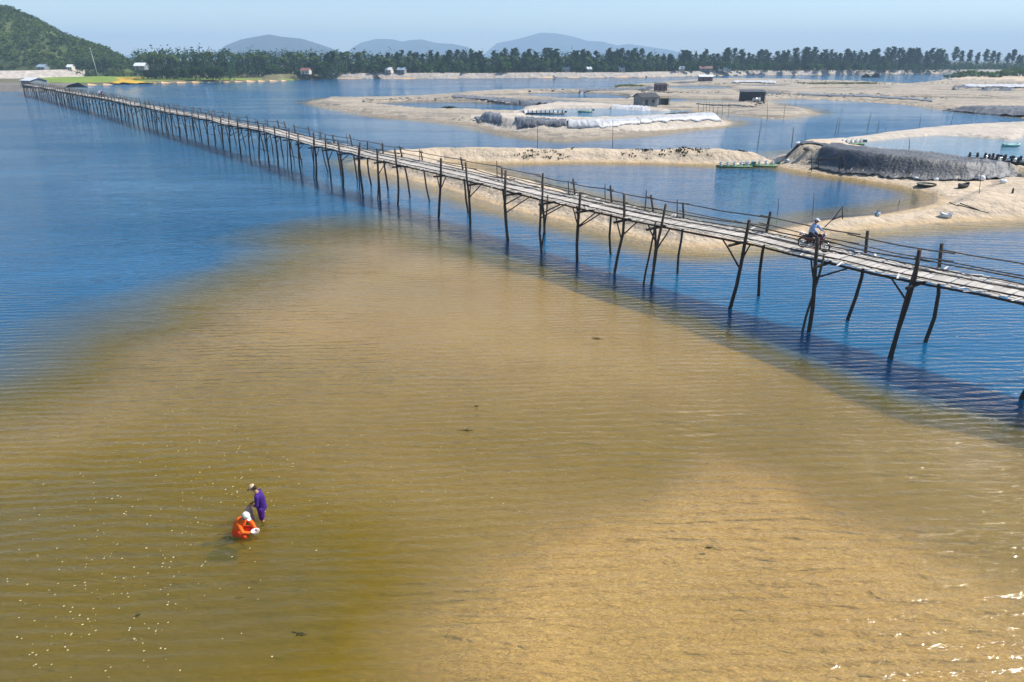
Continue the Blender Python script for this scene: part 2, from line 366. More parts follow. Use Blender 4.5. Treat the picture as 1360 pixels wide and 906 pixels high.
CARVE = [
 (W([(1075, 116.5), (1120, 116.5), (1180, 117.5), (1175, 119.5), (1120, 119.5), (1080, 119)]), 0, -1.2),
 (W([(1165, 128), (1220, 128), (1300, 129.5), (1345, 131), (1330, 133), (1250, 132.5), (1180, 130.5)]), 0, -1.0),
 (W([(1230, 119), (1290, 119.5), (1400, 121), (1400, 124), (1290, 123), (1240, 121.5)]), 0, -.6),
 (W([(985, 112.5), (1030, 112.5), (1050, 114.5), (1020, 116.5), (990, 115.5)]), 0, -1.4),
 (W([(975, 121), (1010, 121), (1045, 123.5), (1030, 127), (1015, 126), (985, 124.5)]), 0, -1.4),
 (W([(640, 125.5), (690, 125), (696, 128.5), (650, 129.5)]), 0, -1.4),  # (polygon, water level, floor)
 (W([(485, 137.5), (560, 136), (620, 136), (690, 140), (722, 144), (705, 148.5), (690, 150), (630, 148), (560, 146), (510, 141.5)]), 0, -2.6),
 (W([(697, 154.5, 1.6), (704, 148, 1.6), (740, 144.5, 1.6), (800, 144, 1.6), (850, 147, 1.6), (905, 148, 1.6), (930, 150.5, 1.6), (850, 154.5, 1.6), (790, 157, 1.6), (740, 157.5, 1.6)]), 1.6, .9),
 (W([(697, 124), (740, 123.5), (800, 124.5), (840, 128), (825, 134), (760, 133), (700, 129)]), 0, -2.2),
 (W([(872, 130), (915, 131.5), (914, 137), (890, 138.5), (868, 135)]), 0, -2.4),
 (W([(912, 131), (960, 132), (990, 136), (975, 139), (930, 138.5), (914, 137)]), 0, -.5),
 (W([(882, 114), (930, 113.5), (968, 115), (970, 119.5), (920, 120), (885, 119)]), 0, -1.4),
 (W([(1000, 141), (1035, 140), (1060, 141.5), (1050, 143.5), (1010, 144)]), 0, -.4),
]
PONDE = W([(1126, 196, 1.6), (1135, 189, 1.6), (1160, 187, 1.6), (1200, 182, 1.6), (1250, 179.5, 1.6), (1300, 182.5, 1.6), (1343, 186, 1.6), (1354, 184, 1.6), (1362, 174, 1.6), (1500, 171, 1.6), (1700, 170, 1.6), (1700, 262, 1.6), (1500, 241, 1.6), (1360, 222, 1.6), (1300, 215, 1.6), (1240, 208, 1.6), (1160, 201, 1.6)])
SHOAL = W([(-500, 640), (-200, 520), (0, 452), (120, 405), (250, 365), (360, 322), (430, 296), (520, 286), (600, 300), (700, 341), (780, 367), (860, 394), (960, 432), (1100, 482), (1200, 520), (1360, 560), (1700, 660), (2200, 1100), (1500, 3000), (-1500, 3000), (-1500, 900)])
SHALLOW = W([(470, 980), (510, 850), (610, 735), (710, 665), (820, 632), (930, 618), (1040, 640), (1160, 680), (1300, 740), (1420, 800), (1700, 960), (1500, 1600), (500, 1600)])
BAND = W([(60, 470), (230, 395), (420, 320), (530, 305), (640, 335), (760, 385), (880, 430), (960, 475), (880, 510), (700, 520), (480, 500), (250, 500)])
DARKP = W([(-600, 1200), (-500, 760), (-100, 660), (150, 610), (330, 640), (460, 700), (500, 780), (430, 880), (300, 960), (100, 1200)])
def height(x, y):
    deep = -1.9 - .5 * sstep(30, 200, y) + fbm(x, y, 25, 3, 3) * .5
    s1 = sdf(x, y, SHOAL, 40) + fbm(x, y, 14, 4, 91) * sstep(-4, -20, x) * 9 + fbm(x, y, 5, 3, 92) * 1.2; wdt = np.where(x > -2, 1.6, 9.0)
    wdt = 2.8 + 13.0 * sstep(4, -14, x)
    sh = sstep(-wdt * .8, wdt * .8, s1)
    s2 = sdf(x, y, SHALLOW, 12); s3 = sdf(x, y, BAND, 20); s4 = sdf(x, y, DARKP, 8)
    dd = -.46 + .29 * sstep(-1.6, 2.8, s2 + fbm(x, y, 4, 4, 11) * 2.6) + .15 * sstep(-6, 6, s3) - .24 * sstep(-4, 3, s4) + fbm(x, y, 6, 4, 5) * .09
    h = deep * (1 - sh) + dd * sh
    ids = np.zeros(x.shape, int)
    nz = fbm(x, y, 9, 5, 21); nzf = fbm(x, y, 2.2, 3, 31)
    for i, k in enumerate(('A', 'B', 'P', 'C', 'S', 'L', 'J', 'D')):
        poly, H, wd = LAND[k]
        s = sdf(x, y, poly, 30 if k != 'L' else 60)
        s = s + nz * (1.6 if k in 'CSL' else .8)
        ins = H * (1 - np.exp(-np.maximum(s, 0) / wd * 1.6)) + sstep(.3, 3, s) * (nz * .55 + nzf * .28) * (.6 if k == 'L' else 1)
        if k in 'AB': ins = np.where(s > 0, .10 * np.minimum(s, 1.8) + (H) * sstep(1.2, 1.2 + wd, s) + sstep(1.2, 3, s) * (nz * .3 + nzf * .22), 0)
        if k == 'P': H = np.interp(x, [44, 57], [2.65, 2.0]); ins = np.where(s > 0, .4 * sstep(0, 1.0, s) + (H - .4) * sstep(1.2, 1.2 + wd, s) + sstep(3, 5, s) * nzf * .18, 0)
        if k == 'C': ins = np.where(s > 0, .06 * np.minimum(s, 6) + H * sstep(2.0, 2.0 + wd, s) * (1 + nz * .5) + sstep(2, 6, s) * nzf * .28, 0)
        if k == 'J': ins = np.where(s > 0, H * sstep(0, wd, s) + sstep(2, 5, s) * nzf * .2, 0)
        out = s * .33
        pr = np.where(s > 0, ins, out)
        up = pr > h; h = np.where(up, pr, h); ids = np.where(s > -1.0, i + 1, ids)
    for poly, lev, fl in CARVE:
        s = sdf(x, y, poly, 14) + nz * .8 + .5
        c = np.maximum(lev - .7 * s, fl); h = np.where(s > -6, np.minimum(h, c), h)
    s = sdf(x, y, PONDE, 14) + nzf * .4
    h = np.where(s > -3, np.minimum(h, np.maximum(1.6 - .45 * s, .3)), h)
    # mainland behind the embankments stands higher
    s = sdf(x, y, LAND['L'][0], 60)
    h = np.where((s > 8) & (x > -170), h + 2.6 * sstep(8, 12, s) , h)
    return h, ids
def hz(x, y): return float(height(np.array([float(x)]), np.array([float(y)]))[0][0])

def fan(y0, y1, nr, nc, sp=1.15):
    ys = y0 * (y1 / y0) ** (np.arange(nr) / (nr - 1)); u = np.linspace(-sp, sp, nc)
    X = ys[:, None] * u[None, :]; X = X + u[None, :] * 6; Y = np.repeat(ys[:, None], nc, 1); return X, Y
def grid_mesh(name, X, Y, Z, fmask=None, mat=None, smooth=True, attr=None):
    nr, nc = X.shape; idx = np.arange(nr * nc).reshape(nr, nc)
    q = np.stack([idx[:-1, :-1], idx[:-1, 1:], idx[1:, 1:], idx[1:, :-1]], -1).reshape(-1, 4)
    if fmask is not None: q = q[fmask.reshape(-1)]
    used = np.unique(q); rm = np.full(nr * nc, -1); rm[used] = np.arange(len(used)); q = rm[q]
    co = np.stack([X, Y, Z], -1).reshape(-1, 3)[used]
    me = bpy.data.meshes.new(name); me.vertices.add(len(co)); me.vertices.foreach_set('co', co.ravel())
    me.loops.add(q.size); me.loops.foreach_set('vertex_index', q.ravel().astype(np.int32))
    me.polygons.add(len(q)); me.polygons.foreach_set('loop_start', np.arange(0, q.size, 4, dtype=np.int32))
    me.polygons.foreach_set('use_smooth', np.full(len(q), smooth)); me.update(calc_edges=True)
    if attr is not None:
        a = me.attributes.new('depth', 'FLOAT', 'POINT'); a.data.foreach_set('value', attr.reshape(-1)[used].astype(np.float32))
    if mat: me.materials.append(mat)
    return me

X, Y = fan(4, 9200, 760, 440)
Hh, ID = height(X.ravel(), Y.ravel()); Hh = Hh.reshape(X.shape); ID = ID.reshape(X.shape)
fid = ID[:-1, :-1]
for i, (nm, lab, mt) in enumerate([('lagoon_bed', 'golden rippled sand bed under the shallow water', M['bed']),
        ('sandbar', 'long straight sand dike across the middle channel', M['sand']), ('sandbar', 'curved sand dike running under the far side of the footbridge', M['sand']),
        ('pond_dike', 'raised sand bank of the pond at right', M['whitesand']), ('sand_flat', 'broad island of sand and ponds behind the channel', M['greysand']),
        ('spit', 'low spit under the green bushes at right', M['sand']), ('mainland', 'low mainland behind the lagoon', M['land']), ('pond_dike', 'raised dike round the white sheeted inner pond', M['whitesand']), ('beach', 'narrow sand beach below the black sheeted dike', M['sand'])]):
    o = link(nm, grid_mesh(nm, X, Y, Hh, fid == i, mt)); tag(o, lab, kind='structure')
Xw, Yw = fan(4, 9150, 420, 240, 1.14)
Dw = -height(Xw.ravel(), Yw.ravel())[0]
tag(link('lagoon_water', grid_mesh('lagoon_water', Xw, Yw, Xw * 0, None, M['water'], attr=np.maximum(Dw, 0.0))), 'clear rippled lagoon water, blue where deep and golden over sand', kind='structure')
# raised pond behind the black sheeting
e0 = PONDE.mean(0)
xs = np.linspace(PONDE[:, 0].min() - 2, PONDE[:, 0].max() + 2, 90); ys = np.linspace(PONDE[:, 1].min() - 2, PONDE[:, 1].max() + 2, 90)
Xp, Yp = np.meshgrid(xs, ys); sp = sdf(Xp.ravel(), Yp.ravel(), PONDE, 30).reshape(Xp.shape)
Dp = np.maximum(1.6 - height(Xp.ravel(), Yp.ravel())[0].reshape(Xp.shape), 0)
tag(link('pond_water', grid_mesh('pond_water', Xp, Yp, Xp * 0 + 1.6, sp[:-1, :-1] > -1.6, M['pond'], attr=Dp)), 'pale rippled water of the raised pond behind black sheeting', kind='structure')
p2 = [c_[0] for c_ in CARVE if c_[1] == 1.6][0]; xs = np.linspace(p2[:, 0].min() - 2, p2[:, 0].max() + 2, 40); ys = np.linspace(p2[:, 1].min() - 2, p2[:, 1].max() + 2, 30)
Xp, Yp = np.meshgrid(xs, ys); sp = sdf(Xp.ravel(), Yp.ravel(), p2, 30).reshape(Xp.shape)
tag(link('pond_water', grid_mesh('pond_water', Xp, Yp, Xp * 0 + 1.6, sp[:-1, :-1] > -1.0, M['pond'], attr=Xp * 0 + 1.6)), 'small pale pond between white sheeted banks', kind='structure')

# ------------------------------------------------------------------ fields, embankments
def drape(name, crest, toe, mat, nu=60, nv=14, lift=.07, fold=.12, fscale=.7, seed=1, cz=None, label=None, cat=None, kind=None, group=None, diag=0.0):
    c = [at(*p) for p in crest]; t = [at(*p) for p in toe]
    def along(pl, u):
        L = [0]
        for a, b in zip(pl, pl[1:]): L.append(L[-1] + (b.xy - a.xy).length)
        s = u * L[-1]
        for i in range(len(pl) - 1):
            if s <= L[i + 1] + 1e-6: return pl[i].lerp(pl[i + 1], (s - L[i]) / max(L[i + 1] - L[i], 1e-6))
        return pl[-1]
    us = np.linspace(0, 1, nu); A = np.array([along(c, u)[:2] for u in us]); B = np.array([along(t, u)[:2] for u in us])
    vs = np.linspace(0, 1, nv)
    edge = fbm(us * 40 + seed * 7, us * 0 + seed, 3, 3, seed)
    Xx = A[:, None, 0] * (1 - vs) + B[:, None, 0] * vs * (1); Yy = A[:, None, 1] * (1 - vs) + B[:, None, 1] * vs
    Xx = Xx + (B - A)[:, None, 0] * (vs[None, :] * edge[:, None] * .07); Yy = Yy + (B - A)[:, None, 1] * (vs[None, :] * edge[:, None] * .07)
    length = np.linalg.norm(A[-1] - A[0]); s = us[:, None] * length + vs[None, :] * diag * 3 + fbm(Xx, Yy, 4, 2, seed) * 1.5
    v = vs[None, :] + 0 * s
    folds = (1 - np.abs(2 * ((s / fscale + fbm(s, v * 2, 1.5, 3, seed + 3)) % 1) - 1)) ** 2
    folds = folds * (.4 + 1.2 * (fbm(s, v * 3, 5, 2, seed + 9) + .4))
    Zz = height(Xx.ravel(), Yy.ravel())[0].reshape(Xx.shape) + lift + np.clip(folds, 0, 3) * fold
    me = grid_mesh(name, Xx, Yy, Zz, None, mat)
    o = link(name, me)
    sol = o.modifiers.new('thickness', 'SOLIDIFY'); sol.thickness = .03; sol.offset = 1
    return tag(o, label, cat, group, kind)

def ground_patch(name, poly, mat, label, z=1.05, step=6.0):
    xs = np.arange(poly[:, 0].min(), poly[:, 0].max() + step, step); ys = np.arange(poly[:, 1].min(), poly[:, 1].max() + step, step)
    a, b = np.meshgrid(xs, ys); s = sdf(a.ravel(), b.ravel(), poly, 20).reshape(a.shape) + fbm(a, b, 20, 3, 4) * 6
    zz = z - 1.3 * (1 - sstep(-6, 8, s)) + fbm(a, b, 18, 3, 6) * .25
    tag(link(name, grid_mesh(name, a, b, zz, s[:-1, :-1] > 0, mat)), label, kind='structure')
ground_patch('grass_field', W([(40, 113), (100, 112.6), (200, 110), (380, 107.2), (385, 104.6, 1), (300, 103.5, 1), (200, 102, 1), (150, 101.5, 1), (60, 102.5, 1), (30, 104.5, 1)]), M['grass'], 'bright green grass field along the far shore', 1.25)
ground_patch('crop_field', W([(150, 112.5), (185, 112), (200, 103.5, 1), (145, 103.5, 1), (148, 108)]), M['crop'], 'small ripe yellow orange crop patch in the green field', 1.6, 4)

def revetment(name, pts, z0, z1, wid, label, mat, ribs=0, ribmat=None):
    """sloped stone-faced bank following a line of world points"""
    mb = MB(); P = []
    for a, b in zip(pts, pts[1:]):
        L = (b - a).length; k = max(2, int(L / 6))
        for i in range(k): P.append(a.lerp(b, i / k))
    P.append(pts[-1]); rows = []
    for i, p in enumerate(P):
        d = (P[min(i + 1, len(P) - 1)] - P[max(i - 1, 0)]); nrm = Vector((-d.y, d.x)).normalized()
        if nrm.y < 0: nrm = -nrm
        j = float(fbm(np.array([i * 1.0]), np.array([z1]), 5, 3, 8)[0])
        tz = z1 + j * .5
        rows.append([(p.x, p.y, z0), (p.x + nrm.x * wid * .5, p.y + nrm.y * wid * .5, (z0 + tz) / 2 + .25 + j * .5), (p.x + nrm.x * wid, p.y + nrm.y * wid, tz), (p.x + nrm.x * (wid + 5), p.y + nrm.y * (wid + 5), tz - .1), (p.x + nrm.x * (wid + 8), p.y + nrm.y * (wid + 8), tz - 2.6)])
    mb.quadgrid(rows, smooth=False)
    root = mb.obj(name, mat); tag(root, label, 'embankment')
    return root, P
wall_pts = [Vector(p) for p in shore if p[0] > -150]
rv, _ = revetment('stone_embankment', wall_pts, -.8, 3.75, 6.5, 'long low stone faced embankment along the far shore below the trees', M['stone'])
for px, wdx in ((737, 3.4), (958, 3.4), (512, 5.5), (850, 2.2), (1085, 2)):     # stairs and ramps down to the water
    p = at(px, 103 if px < 800 else 101); Yq = np.interp(p.x, [q.x for q in wall_pts], [q.y for q in wall_pts]); mb = MB()
    for k in range(12):
        z = -.3 + k * .37; mb.box((p.x - k * .55, Yq + k * .52 + .2, z - .2), (wdx, .75, .6))
    mb.obj('steps', M['rock'], rv)
lw = [at(-260, 108, 1), at(-60, 105.6, 1), at(0, 104.6, 1), at(60, 103.2, 1), at(110, 102, 1), at(150, 101, 1)]
lw = [Vector(p[:2]) for p in lw]
revetment('stone_revetment', lw, .6, 6.2, 9, 'pinkish grey sloped stone revetment behind the green field at left', M['stone'])

# ------------------------------------------------------------------ hills and mountains
def hill_profile(xs, prof): return np.interp(xs, [p[0] for p in prof], [p[1] for p in prof])
hp = [at_dist(px, py, 690) for px, py in ((-420, 92), (-330, 60), (-240, 30), (-150, 14), (-70, 9), (0, 12), (20, 16), (40, 23), (60, 33), (80, 45), (100, 53), (120, 60), (140, 66), (160, 76), (175, 84), (195, 97))]
hprof = [(p.x, max(p.z, 0)) for p in hp]
def hill_h(x, y):
    c = hill_profile(x * 690 / np.maximum(y, 1), hprof); return np.clip(c * (1 - (np.abs(y - 690) / 118) ** 1.7), -2, None) + fbm(x, y, 30, 4, 44) * 5 * (c > 4)
xs = np.linspace(-950, -300, 160); ys = np.linspace(565, 830, 70); Xg, Yg = np.meshgrid(xs, ys)
tag(link('hill', grid_mesh('hill', Xg, Yg, np.maximum(hill_h(Xg, Yg), -1) , None, M['hillsoil'])), 'forested green hill rising at the left', kind='structure')

def mountain(prof, dist, depth, label, seed):
    pts = [at_dist(px, py, dist) for px, py in prof]; x0 = pts[0].x; x1 = pts[-1].x
    xs = np.linspace(x0 - 60, x1 + 60, 150); ys = np.linspace(dist - depth, dist + depth, 50); a, b = np.meshgrid(xs, ys)
    c = hill_profile(a * dist / b, [(x0 - 80, -8)] + [(p.x, p.z) for p in pts] + [(x1 + 80, -8)])
    t = np.clip(1 - np.abs(b - dist) / depth, 0, 1); z = c * t ** .8 + (fbm(a, b, depth * .5, 5, seed)) * np.maximum(c, 0) * .28 * np.sin(np.pi * t) ; z = z - (t == 0) * 6
    tag(link('mountain', grid_mesh('mountain', a, b, z, None, M['mountain'])), label, kind='structure')
mountain([(278, 76), (290, 67), (300, 60), (320, 52), (340, 48), (358, 45), (372, 48), (380, 49), (400, 51), (420, 57), (440, 64), (470, 76)], 4600, 500, 'blue mountain with a rounded double top at left of the far range', 51)
mountain([(455, 74), (468, 63), (480, 56), (500, 51), (520, 52), (535, 55), (545, 53), (560, 52), (580, 57), (600, 58), (620, 62), (645, 75)], 6300, 600, 'low blue mountain ridge in the middle of the far range', 52)
mountain([(640, 74), (660, 57), (680, 53), (700, 48), (718, 43), (740, 44), (760, 48), (780, 54), (800, 55), (820, 60), (835, 58), (855, 61), (890, 66), (930, 77)], 7600, 700, 'pale blue mountain with the highest peak of the far range', 53)
mountain([(140, 77), (170, 73), (190, 72), (215, 76)], 6800, 400, 'sliver of distant blue hill between the green hill and the trees', 54)
hb = MB(); hb.box((0, 4480, 144), (21600, 9700, 300)); hz_o = hb.obj('haze', None) if False else None
me = bpy.data.meshes.new('haze'); me.from_pydata(hb.v, [], hb.f); n = NT('haze_air'); pv = n.n('ShaderNodeVolumePrincipled')
pv.inputs['Color'].default_value = (.53, .755, 1, 1); pv.inputs['Density'].default_value = .00023; pv.inputs['Anisotropy'].default_value = .0
n.l(pv.outputs[0], n.out.inputs['Volume']); me.materials.append(n.m)
tag(link('haze', me), 'thin blue haze in the air', kind='stuff')

# ------------------------------------------------------------------ vegetation
def leafquads(mb, c, r, n_, size, sq=1.0):
    for _ in range(n_):
        d = Vector((random.gauss(0, 1), random.gauss(0, 1), random.gauss(0, 1))).normalized() * r * random.random() ** .4
        p = Vector(c) + Vector((d.x, d.y, d.z * sq)); u = Vector((random.gauss(0, 1), random.gauss(0, 1), random.gauss(0, .6))).normalized()
        v = u.orthogonal().normalized(); v = Matrix.Rotation(random.uniform(0, 6.28), 3, u) @ v
        s = size * random.uniform(.6, 1.3); mb.poly([p - u * s, p + v * s * .6, p + u * s, p - v * s * .55])
def mesh_casuarina(h, seed, bare=.22):
    random.seed(seed); mb = MB(); lean = random.uniform(-.06, .06)
    tr = [(lean * h * t, random.uniform(-.1, .1), h * t) for t in (0, .25, .5, .75, .97)]
    mb.cur = 1; mb.tube(tr, [.26, .22, .16, .1, .03], 5)
    nb = 46
    for i in range(nb):
        t = bare + (1 - bare) * (i / nb) ** .9; z = h * t; L = (h * .23 * (1.05 - t) ** .8 + .5) * random.uniform(.6, 1.25) * (1 if t > bare + .1 else .7)
        a = random.uniform(0, 6.28); d = Vector((math.cos(a), math.sin(a), .55)); b = Vector((lean * z, 0, z)); e = b + d * L
        mb.cur = 1; mb.tube([b, e], [.05, .02], 3, caps=False); mb.cur = 0
        for k in (.45, .72, 1.0): leafquads(mb, b.lerp(e, k) + Vector((0, 0, .1)), .6 + L * .22, 10, .5, .8)
    leafquads(mb, (lean * h, 0, h * .97), .5, 9, .5, 2); return mb.mesh('casuarina_tree', [M['needles'], M['bark']])
def mesh_broad(h, seed):
    random.seed(seed); mb = MB(); mb.cur = 1; mb.tube([(0, 0, 0), (.2, 0, h * .3), (.1, .2, h * .6)], [.35, .26, .15], 5)
    for i in range(17):
        a = random.uniform(0, 6.28); rr = h * .33 * random.random() ** .6; z = h * random.uniform(.32, .88); rr *= 1.1 - abs(z / h - .5)
        c = (math.cos(a) * rr, math.sin(a) * rr, z); mb.cur = 1; mb.tube([(.1, .1, h * .35), c], [.12, .03], 3, caps=False)
        mb.cur = 0; leafquads(mb, c, h * random.uniform(.11, .19), 48, .55, .75)
    return mb.mesh('broadleaf_tree', [M['broad'], M['bark']])
def mesh_palm(h, seed):
    random.seed(seed); mb = MB(); mb.cur = 1; lx = random.uniform(-1.2, 1.2); mb.tube([(0, 0, 0), (lx * .3, 0, h * .5), (lx, 0, h)], [.24, .16, .13], 6)
    mb.cur = 0
    for i in range(18):
        a = i * 2.4 + random.uniform(-.2, .2); up = random.uniform(-.35, .95); L = random.uniform(2.6, 3.5); rows = []; side = Vector((-math.sin(a), math.cos(a), 0))
        for k in range(6):
            t = k / 5; r_ = L * t * (1 - .12 * t); z = h + up * r_ * (1 - t) - 1.7 * t * t
            c = Vector((lx + math.cos(a) * r_, math.sin(a) * r_, z)); wd = .62 * math.sin(math.pi * min(t + .12, 1)) + .05
            rows.append([c + side * wd - Vector((0, 0, wd * .45)), c, c - side * wd - Vector((0, 0, wd * .45))])
        mb.quadgrid(rows, smooth=False)
    mb.ell((lx, 0, h - .2), .35, 6, 4); return mb.mesh('coconut_palm', [M['frond'], M['bark']])
CAS = [mesh_casuarina(19, 100 + i, .08 + .05 * (i % 3)) for i in range(5)]; BRO = [mesh_broad(11, 200 + i) for i in range(4)]; PAL = [mesh_palm(11, 300 + i) for i in range(4)]
random.seed(11)
shx = [p[0] for p in shore]; shy = [p[1] for p in shore]
def shoreY(x): return float(np.interp(x, shx, shy))
def put(me, name, x, y, z, s, lab, cat, grp, sz=None, wd=1.0):
    o = link(name, me, loc=(x, y, z)); o.rotation_euler = (random.uniform(-.04, .04), random.uniform(-.04, .04), random.uniform(0, 6.28)); o.scale = (s * wd, s * wd, s * (sz or 1)); return tag(o, lab, cat, grp)
def back(px): return float(np.interp(px, [190, 380, 440], [140, 80, 0]))
LC = ('tall dark feathery casuarina in the crowded wood beyond the embankment', 'tree', 'casuarinas of the far wood')
LB = ('bushy round crowned green tree at the front of the far wood', 'tree', 'broadleaf trees of the far wood')
LP = ('coconut palm with drooping fronds in the grove on the far shore', 'palm', 'palms of the far grove')
def ray_x(px, Yd): return (px - 680) / FPX * Yd * .925
def treetop_px(px):  # outline of the wood in the photograph
    return float(np.interp(px, [190, 260, 330, 400, 470, 560, 640, 700, 760, 830, 900, 960, 1020, 1080, 1120, 1160, 1200, 1240, 1280, 1320, 1360], [75, 71, 69, 68, 65, 65, 63, 60, 63, 61, 65, 61, 64, 60, 63, 60, 60, 62, 65, 67, 70]))
cnt = 0
for row in range(3):
    for i in range(94):
        px = 188 + (1262 - 188) * (i + row / 3 + random.uniform(-.75, .75)) / 94
        if px < 480 and row < 1: continue
        Y0 = shoreY(ray_x(px, 650)); y = Y0 + (24, 45, 72)[row] + random.uniform(-10, 10) + back(px); x = ray_x(px, y)
        top = at_dist(px, treetop_px(px) + random.uniform(-2.5, 6.5), y).z; hgt = max((top - 3.3) * .86, 8)
        if row == 0: hgt *= random.uniform(.55, .95)
        put(random.choice(CAS), 'casuarina_tree', x, y, 3.2, hgt / 19 * 1.0, *LC, wd=random.uniform(.95, 1.55))
for i in range(150):
    px = random.uniform(186, 720) if i < 105 else random.uniform(720, 960)
    Y0 = shoreY(ray_x(px, 620)); y = Y0 + random.uniform(9, 34) + back(px); x = ray_x(px, y)
    put(random.choice(PAL), 'coconut_palm', x, y, 3.0 if px > 400 else 1.6, random.uniform(.75, 1.3) * (1.15 if px < 480 else .9), *LP)
for i in range(170):
    px = 190 + (1180 - 190) * i / 169 + random.uniform(-5, 5); Y0 = shoreY(ray_x(px, 620)); y = Y0 + random.uniform(8, 26) + back(px); x = ray_x(px, y)
    put(random.choice(BRO), 'broadleaf_tree', x, y, 2.6 if px > 400 else 1.0, random.uniform(.5, 1.1), *LB, sz=.85)
for k, (px, tp) in enumerate([(1268, 63), (1276, 68), (1287, 67), (1296, 70), (1310, 66), (1318, 68), (1325, 70), (1337, 71), (1344, 66), (1352, 73), (1358, 74), (1372, 70), (1385, 73)]):   # the thin right end
    y = shoreY(ray_x(px, 760)) + 30; x = ray_x(px, y); top = at_dist(px, tp, y).z
    put(mesh_casuarina(19, 150 + k, .42), 'casuarina_tree', x, y, 3.2, (top - 3.3) / 19, 'slim bare trunked casuarina at the thin right end of the wood, ' + 'first second third fourth fifth sixth seventh eighth ninth tenth eleventh twelfth thirteenth'.split()[k] + ' from its left', 'tree', 'separate casuarinas at the right end')
# undergrowth: one uncountable mass
random.seed(5); mb = MB()
for i in range(3800):
    px = random.uniform(180, 1420); Y0 = shoreY(ray_x(px, 650)); y = Y0 + random.uniform(13, 110) + back(px); x = ray_x(px, y)
    leafquads(mb, (x, y, 3.0 + random.uniform(0, .13 * min(y - Y0, 95) + 3.0) * (1 if px < 1150 else .25 if px < 1250 else .55)), random.uniform(1.5, 3.2), 24, .75, random.choice((.8, 1.2, 1.9, 2.4)))
tag(mb.obj('undergrowth', M['needles']), 'dense dark undergrowth between the trunks of the far wood', kind='stuff')
# foliage of the hill
xs = rng.uniform(-900, -300, 5200); ys = rng.uniform(572, 720, 5200); zs = hill_h(xs, ys); mb = MB(); random.seed(6)
for x, y, z in zip(xs, ys, zs):
    if z < .3 or x / y * 1.08 < -.98: continue
    leafquads(mb, (x, y, z + random.uniform(.8, 2.2)), random.uniform(1.5, 3.4), 24, .95, .8)
tag(mb.obj('hill_forest', M['hillleaf']), 'mixed green forest cloaking the hill at left', kind='stuff')
for i in range(46):   # tree line at the foot of the hill
    px = random.uniform(-90, 190); y = 590 + random.uniform(-6, 10); x = ray_x(px, y)
    put(random.choice(PAL if i % 2 else BRO), 'coconut_palm' if i % 2 else 'broadleaf_tree', x, y, 5.0 if px < 150 else 1.5, random.uniform(.6, .95), *(('palm at the foot of the green hill behind the revetment', 'palm', 'palms below the hill') if i % 2 else ('round dark tree at the foot of the green hill', 'tree', 'trees below the hill')))
# bushes of the spit at the right
for i in range(30):
    px = 1252 + i * 5 + random.uniform(-3, 3); q = at(px, random.uniform(104.2, 107.2)); s = np.interp(px, [1250, 1275, 1300, 1340, 1400], [.32, .62, .75, .95, 1.0]) * random.uniform(.7, 1.15)
    m = mesh_broad(11, 400 + i % 5) if i < 5 else m_b[i % 5]
    if i == 0: m_b = []
    if i < 5: m.materials[0] = M['bush']; m_b.append(m)
    o = put(m, 'green_bush', q.x, q.y, .2, s, 'bright green rounded bush on the sandy spit at right', 'bush', 'bushes on the right spit', sz=.8)
def tuft_mass(name, pts, n_, spread, h, mat, label, z0=None):
    mb = MB()
    for i in range(n_):
        p = random.choice(pts); x = p.x + random.gauss(0, spread); y = p.y + random.gauss(0, spread * 1.0); z = hz(x, y)
        if z < .2: continue
        for _ in range(6):
            a = random.uniform(0, 3.14); r_ = random.uniform(.1, .4) * h * 2; hh = h * random.uniform(.5, 1.2)
            c = Vector((x + random.gauss(0, h), y + random.gauss(0, h), z - .05)); u = Vector((math.cos(a), math.sin(a), 0)) * r_
            mb.poly([c - u * .4, c + u * .4, c + u + Vector((0, 0, hh)), c - u * .7 + Vector((0, 0, hh * .8))])
    return tag(mb.obj(name, mat), label, kind='stuff')
random.seed(9)
tuft_mass('grass_clump', [at(px, 117) for px in range(815, 850, 3)], 150, 2.2, .8, M['drygrass'], 'low green grass patch on the left end of the sand flat')
tuft_mass('grass_clump', [at(px, 113.5) for px in range(1075, 1160, 3)], 200, 3.0, .7, M['drygrass'], 'strip of dull green grass along the back of the sand flat')
tuft_mass('beach_weeds', [at(px, 204, .9) for px in (692, 700, 708, 724, 742, 748, 834, 866, 868, 900, 905, 912, 930, 1000, 990)], 90, .9, .28, M['weed'], 'small dark weeds scattered on the straight sand dike')

# ------------------------------------------------------------------ the footbridge
BR_PX = [(1360, 403), (1110, 346), (890, 298), (680, 252), (500, 211), (340, 173.5), (240, 152.5), (140, 132), (60, 117), (30, 112.5)]
near_line = [at(*p, 4.0).xy for p in BR_PX]
d0 = (near_line[0] - near_line[1]).normalized(); near_line = [near_line[0] + d0 * 14] + near_line
LS = [0]
for a, b in zip(near_line, near_line[1:]): LS.append(LS[-1] + (b - a).length)
TOT = LS[-1]; BW = 2.65
def br(s, off=0.0, z=0.0):
    """a point on the bridge: distance along, offset from the near edge, height above deck level"""
    s = max(0, min(s, TOT - 1e-3)); i = max(k for k in range(len(LS)) if LS[k] <= s); i = min(i, len(LS) - 2)
    t = (s - LS[i]) / (LS[i + 1] - LS[i]); p = near_line[i].lerp(near_line[i + 1], t)
    a = near_line[max(i - 1, 0)]; b = near_line[i + 1]; c = near_line[min(i + 2, len(near_line) - 1)]
    d = ((near_line[i + 1] - near_line[i]).normalized()); nrm = Vector((d.y, -d.x)) ; nrm = nrm if nrm.x > 0 else -nrm
    wob = float(fbm(np.array([s]), np.array([0.]), 11, 3, 77)[0])
    return Vector((p.x + nrm.x * (off + wob * .35), p.y + nrm.y * (off + wob * .35), 4.0 + z + wob * .22))
bridge = empty('wooden_footbridge', br(0).xy.to_3d(), 0, 'long rickety wooden footbridge on thin dark poles crossing the lagoon', 'bridge')
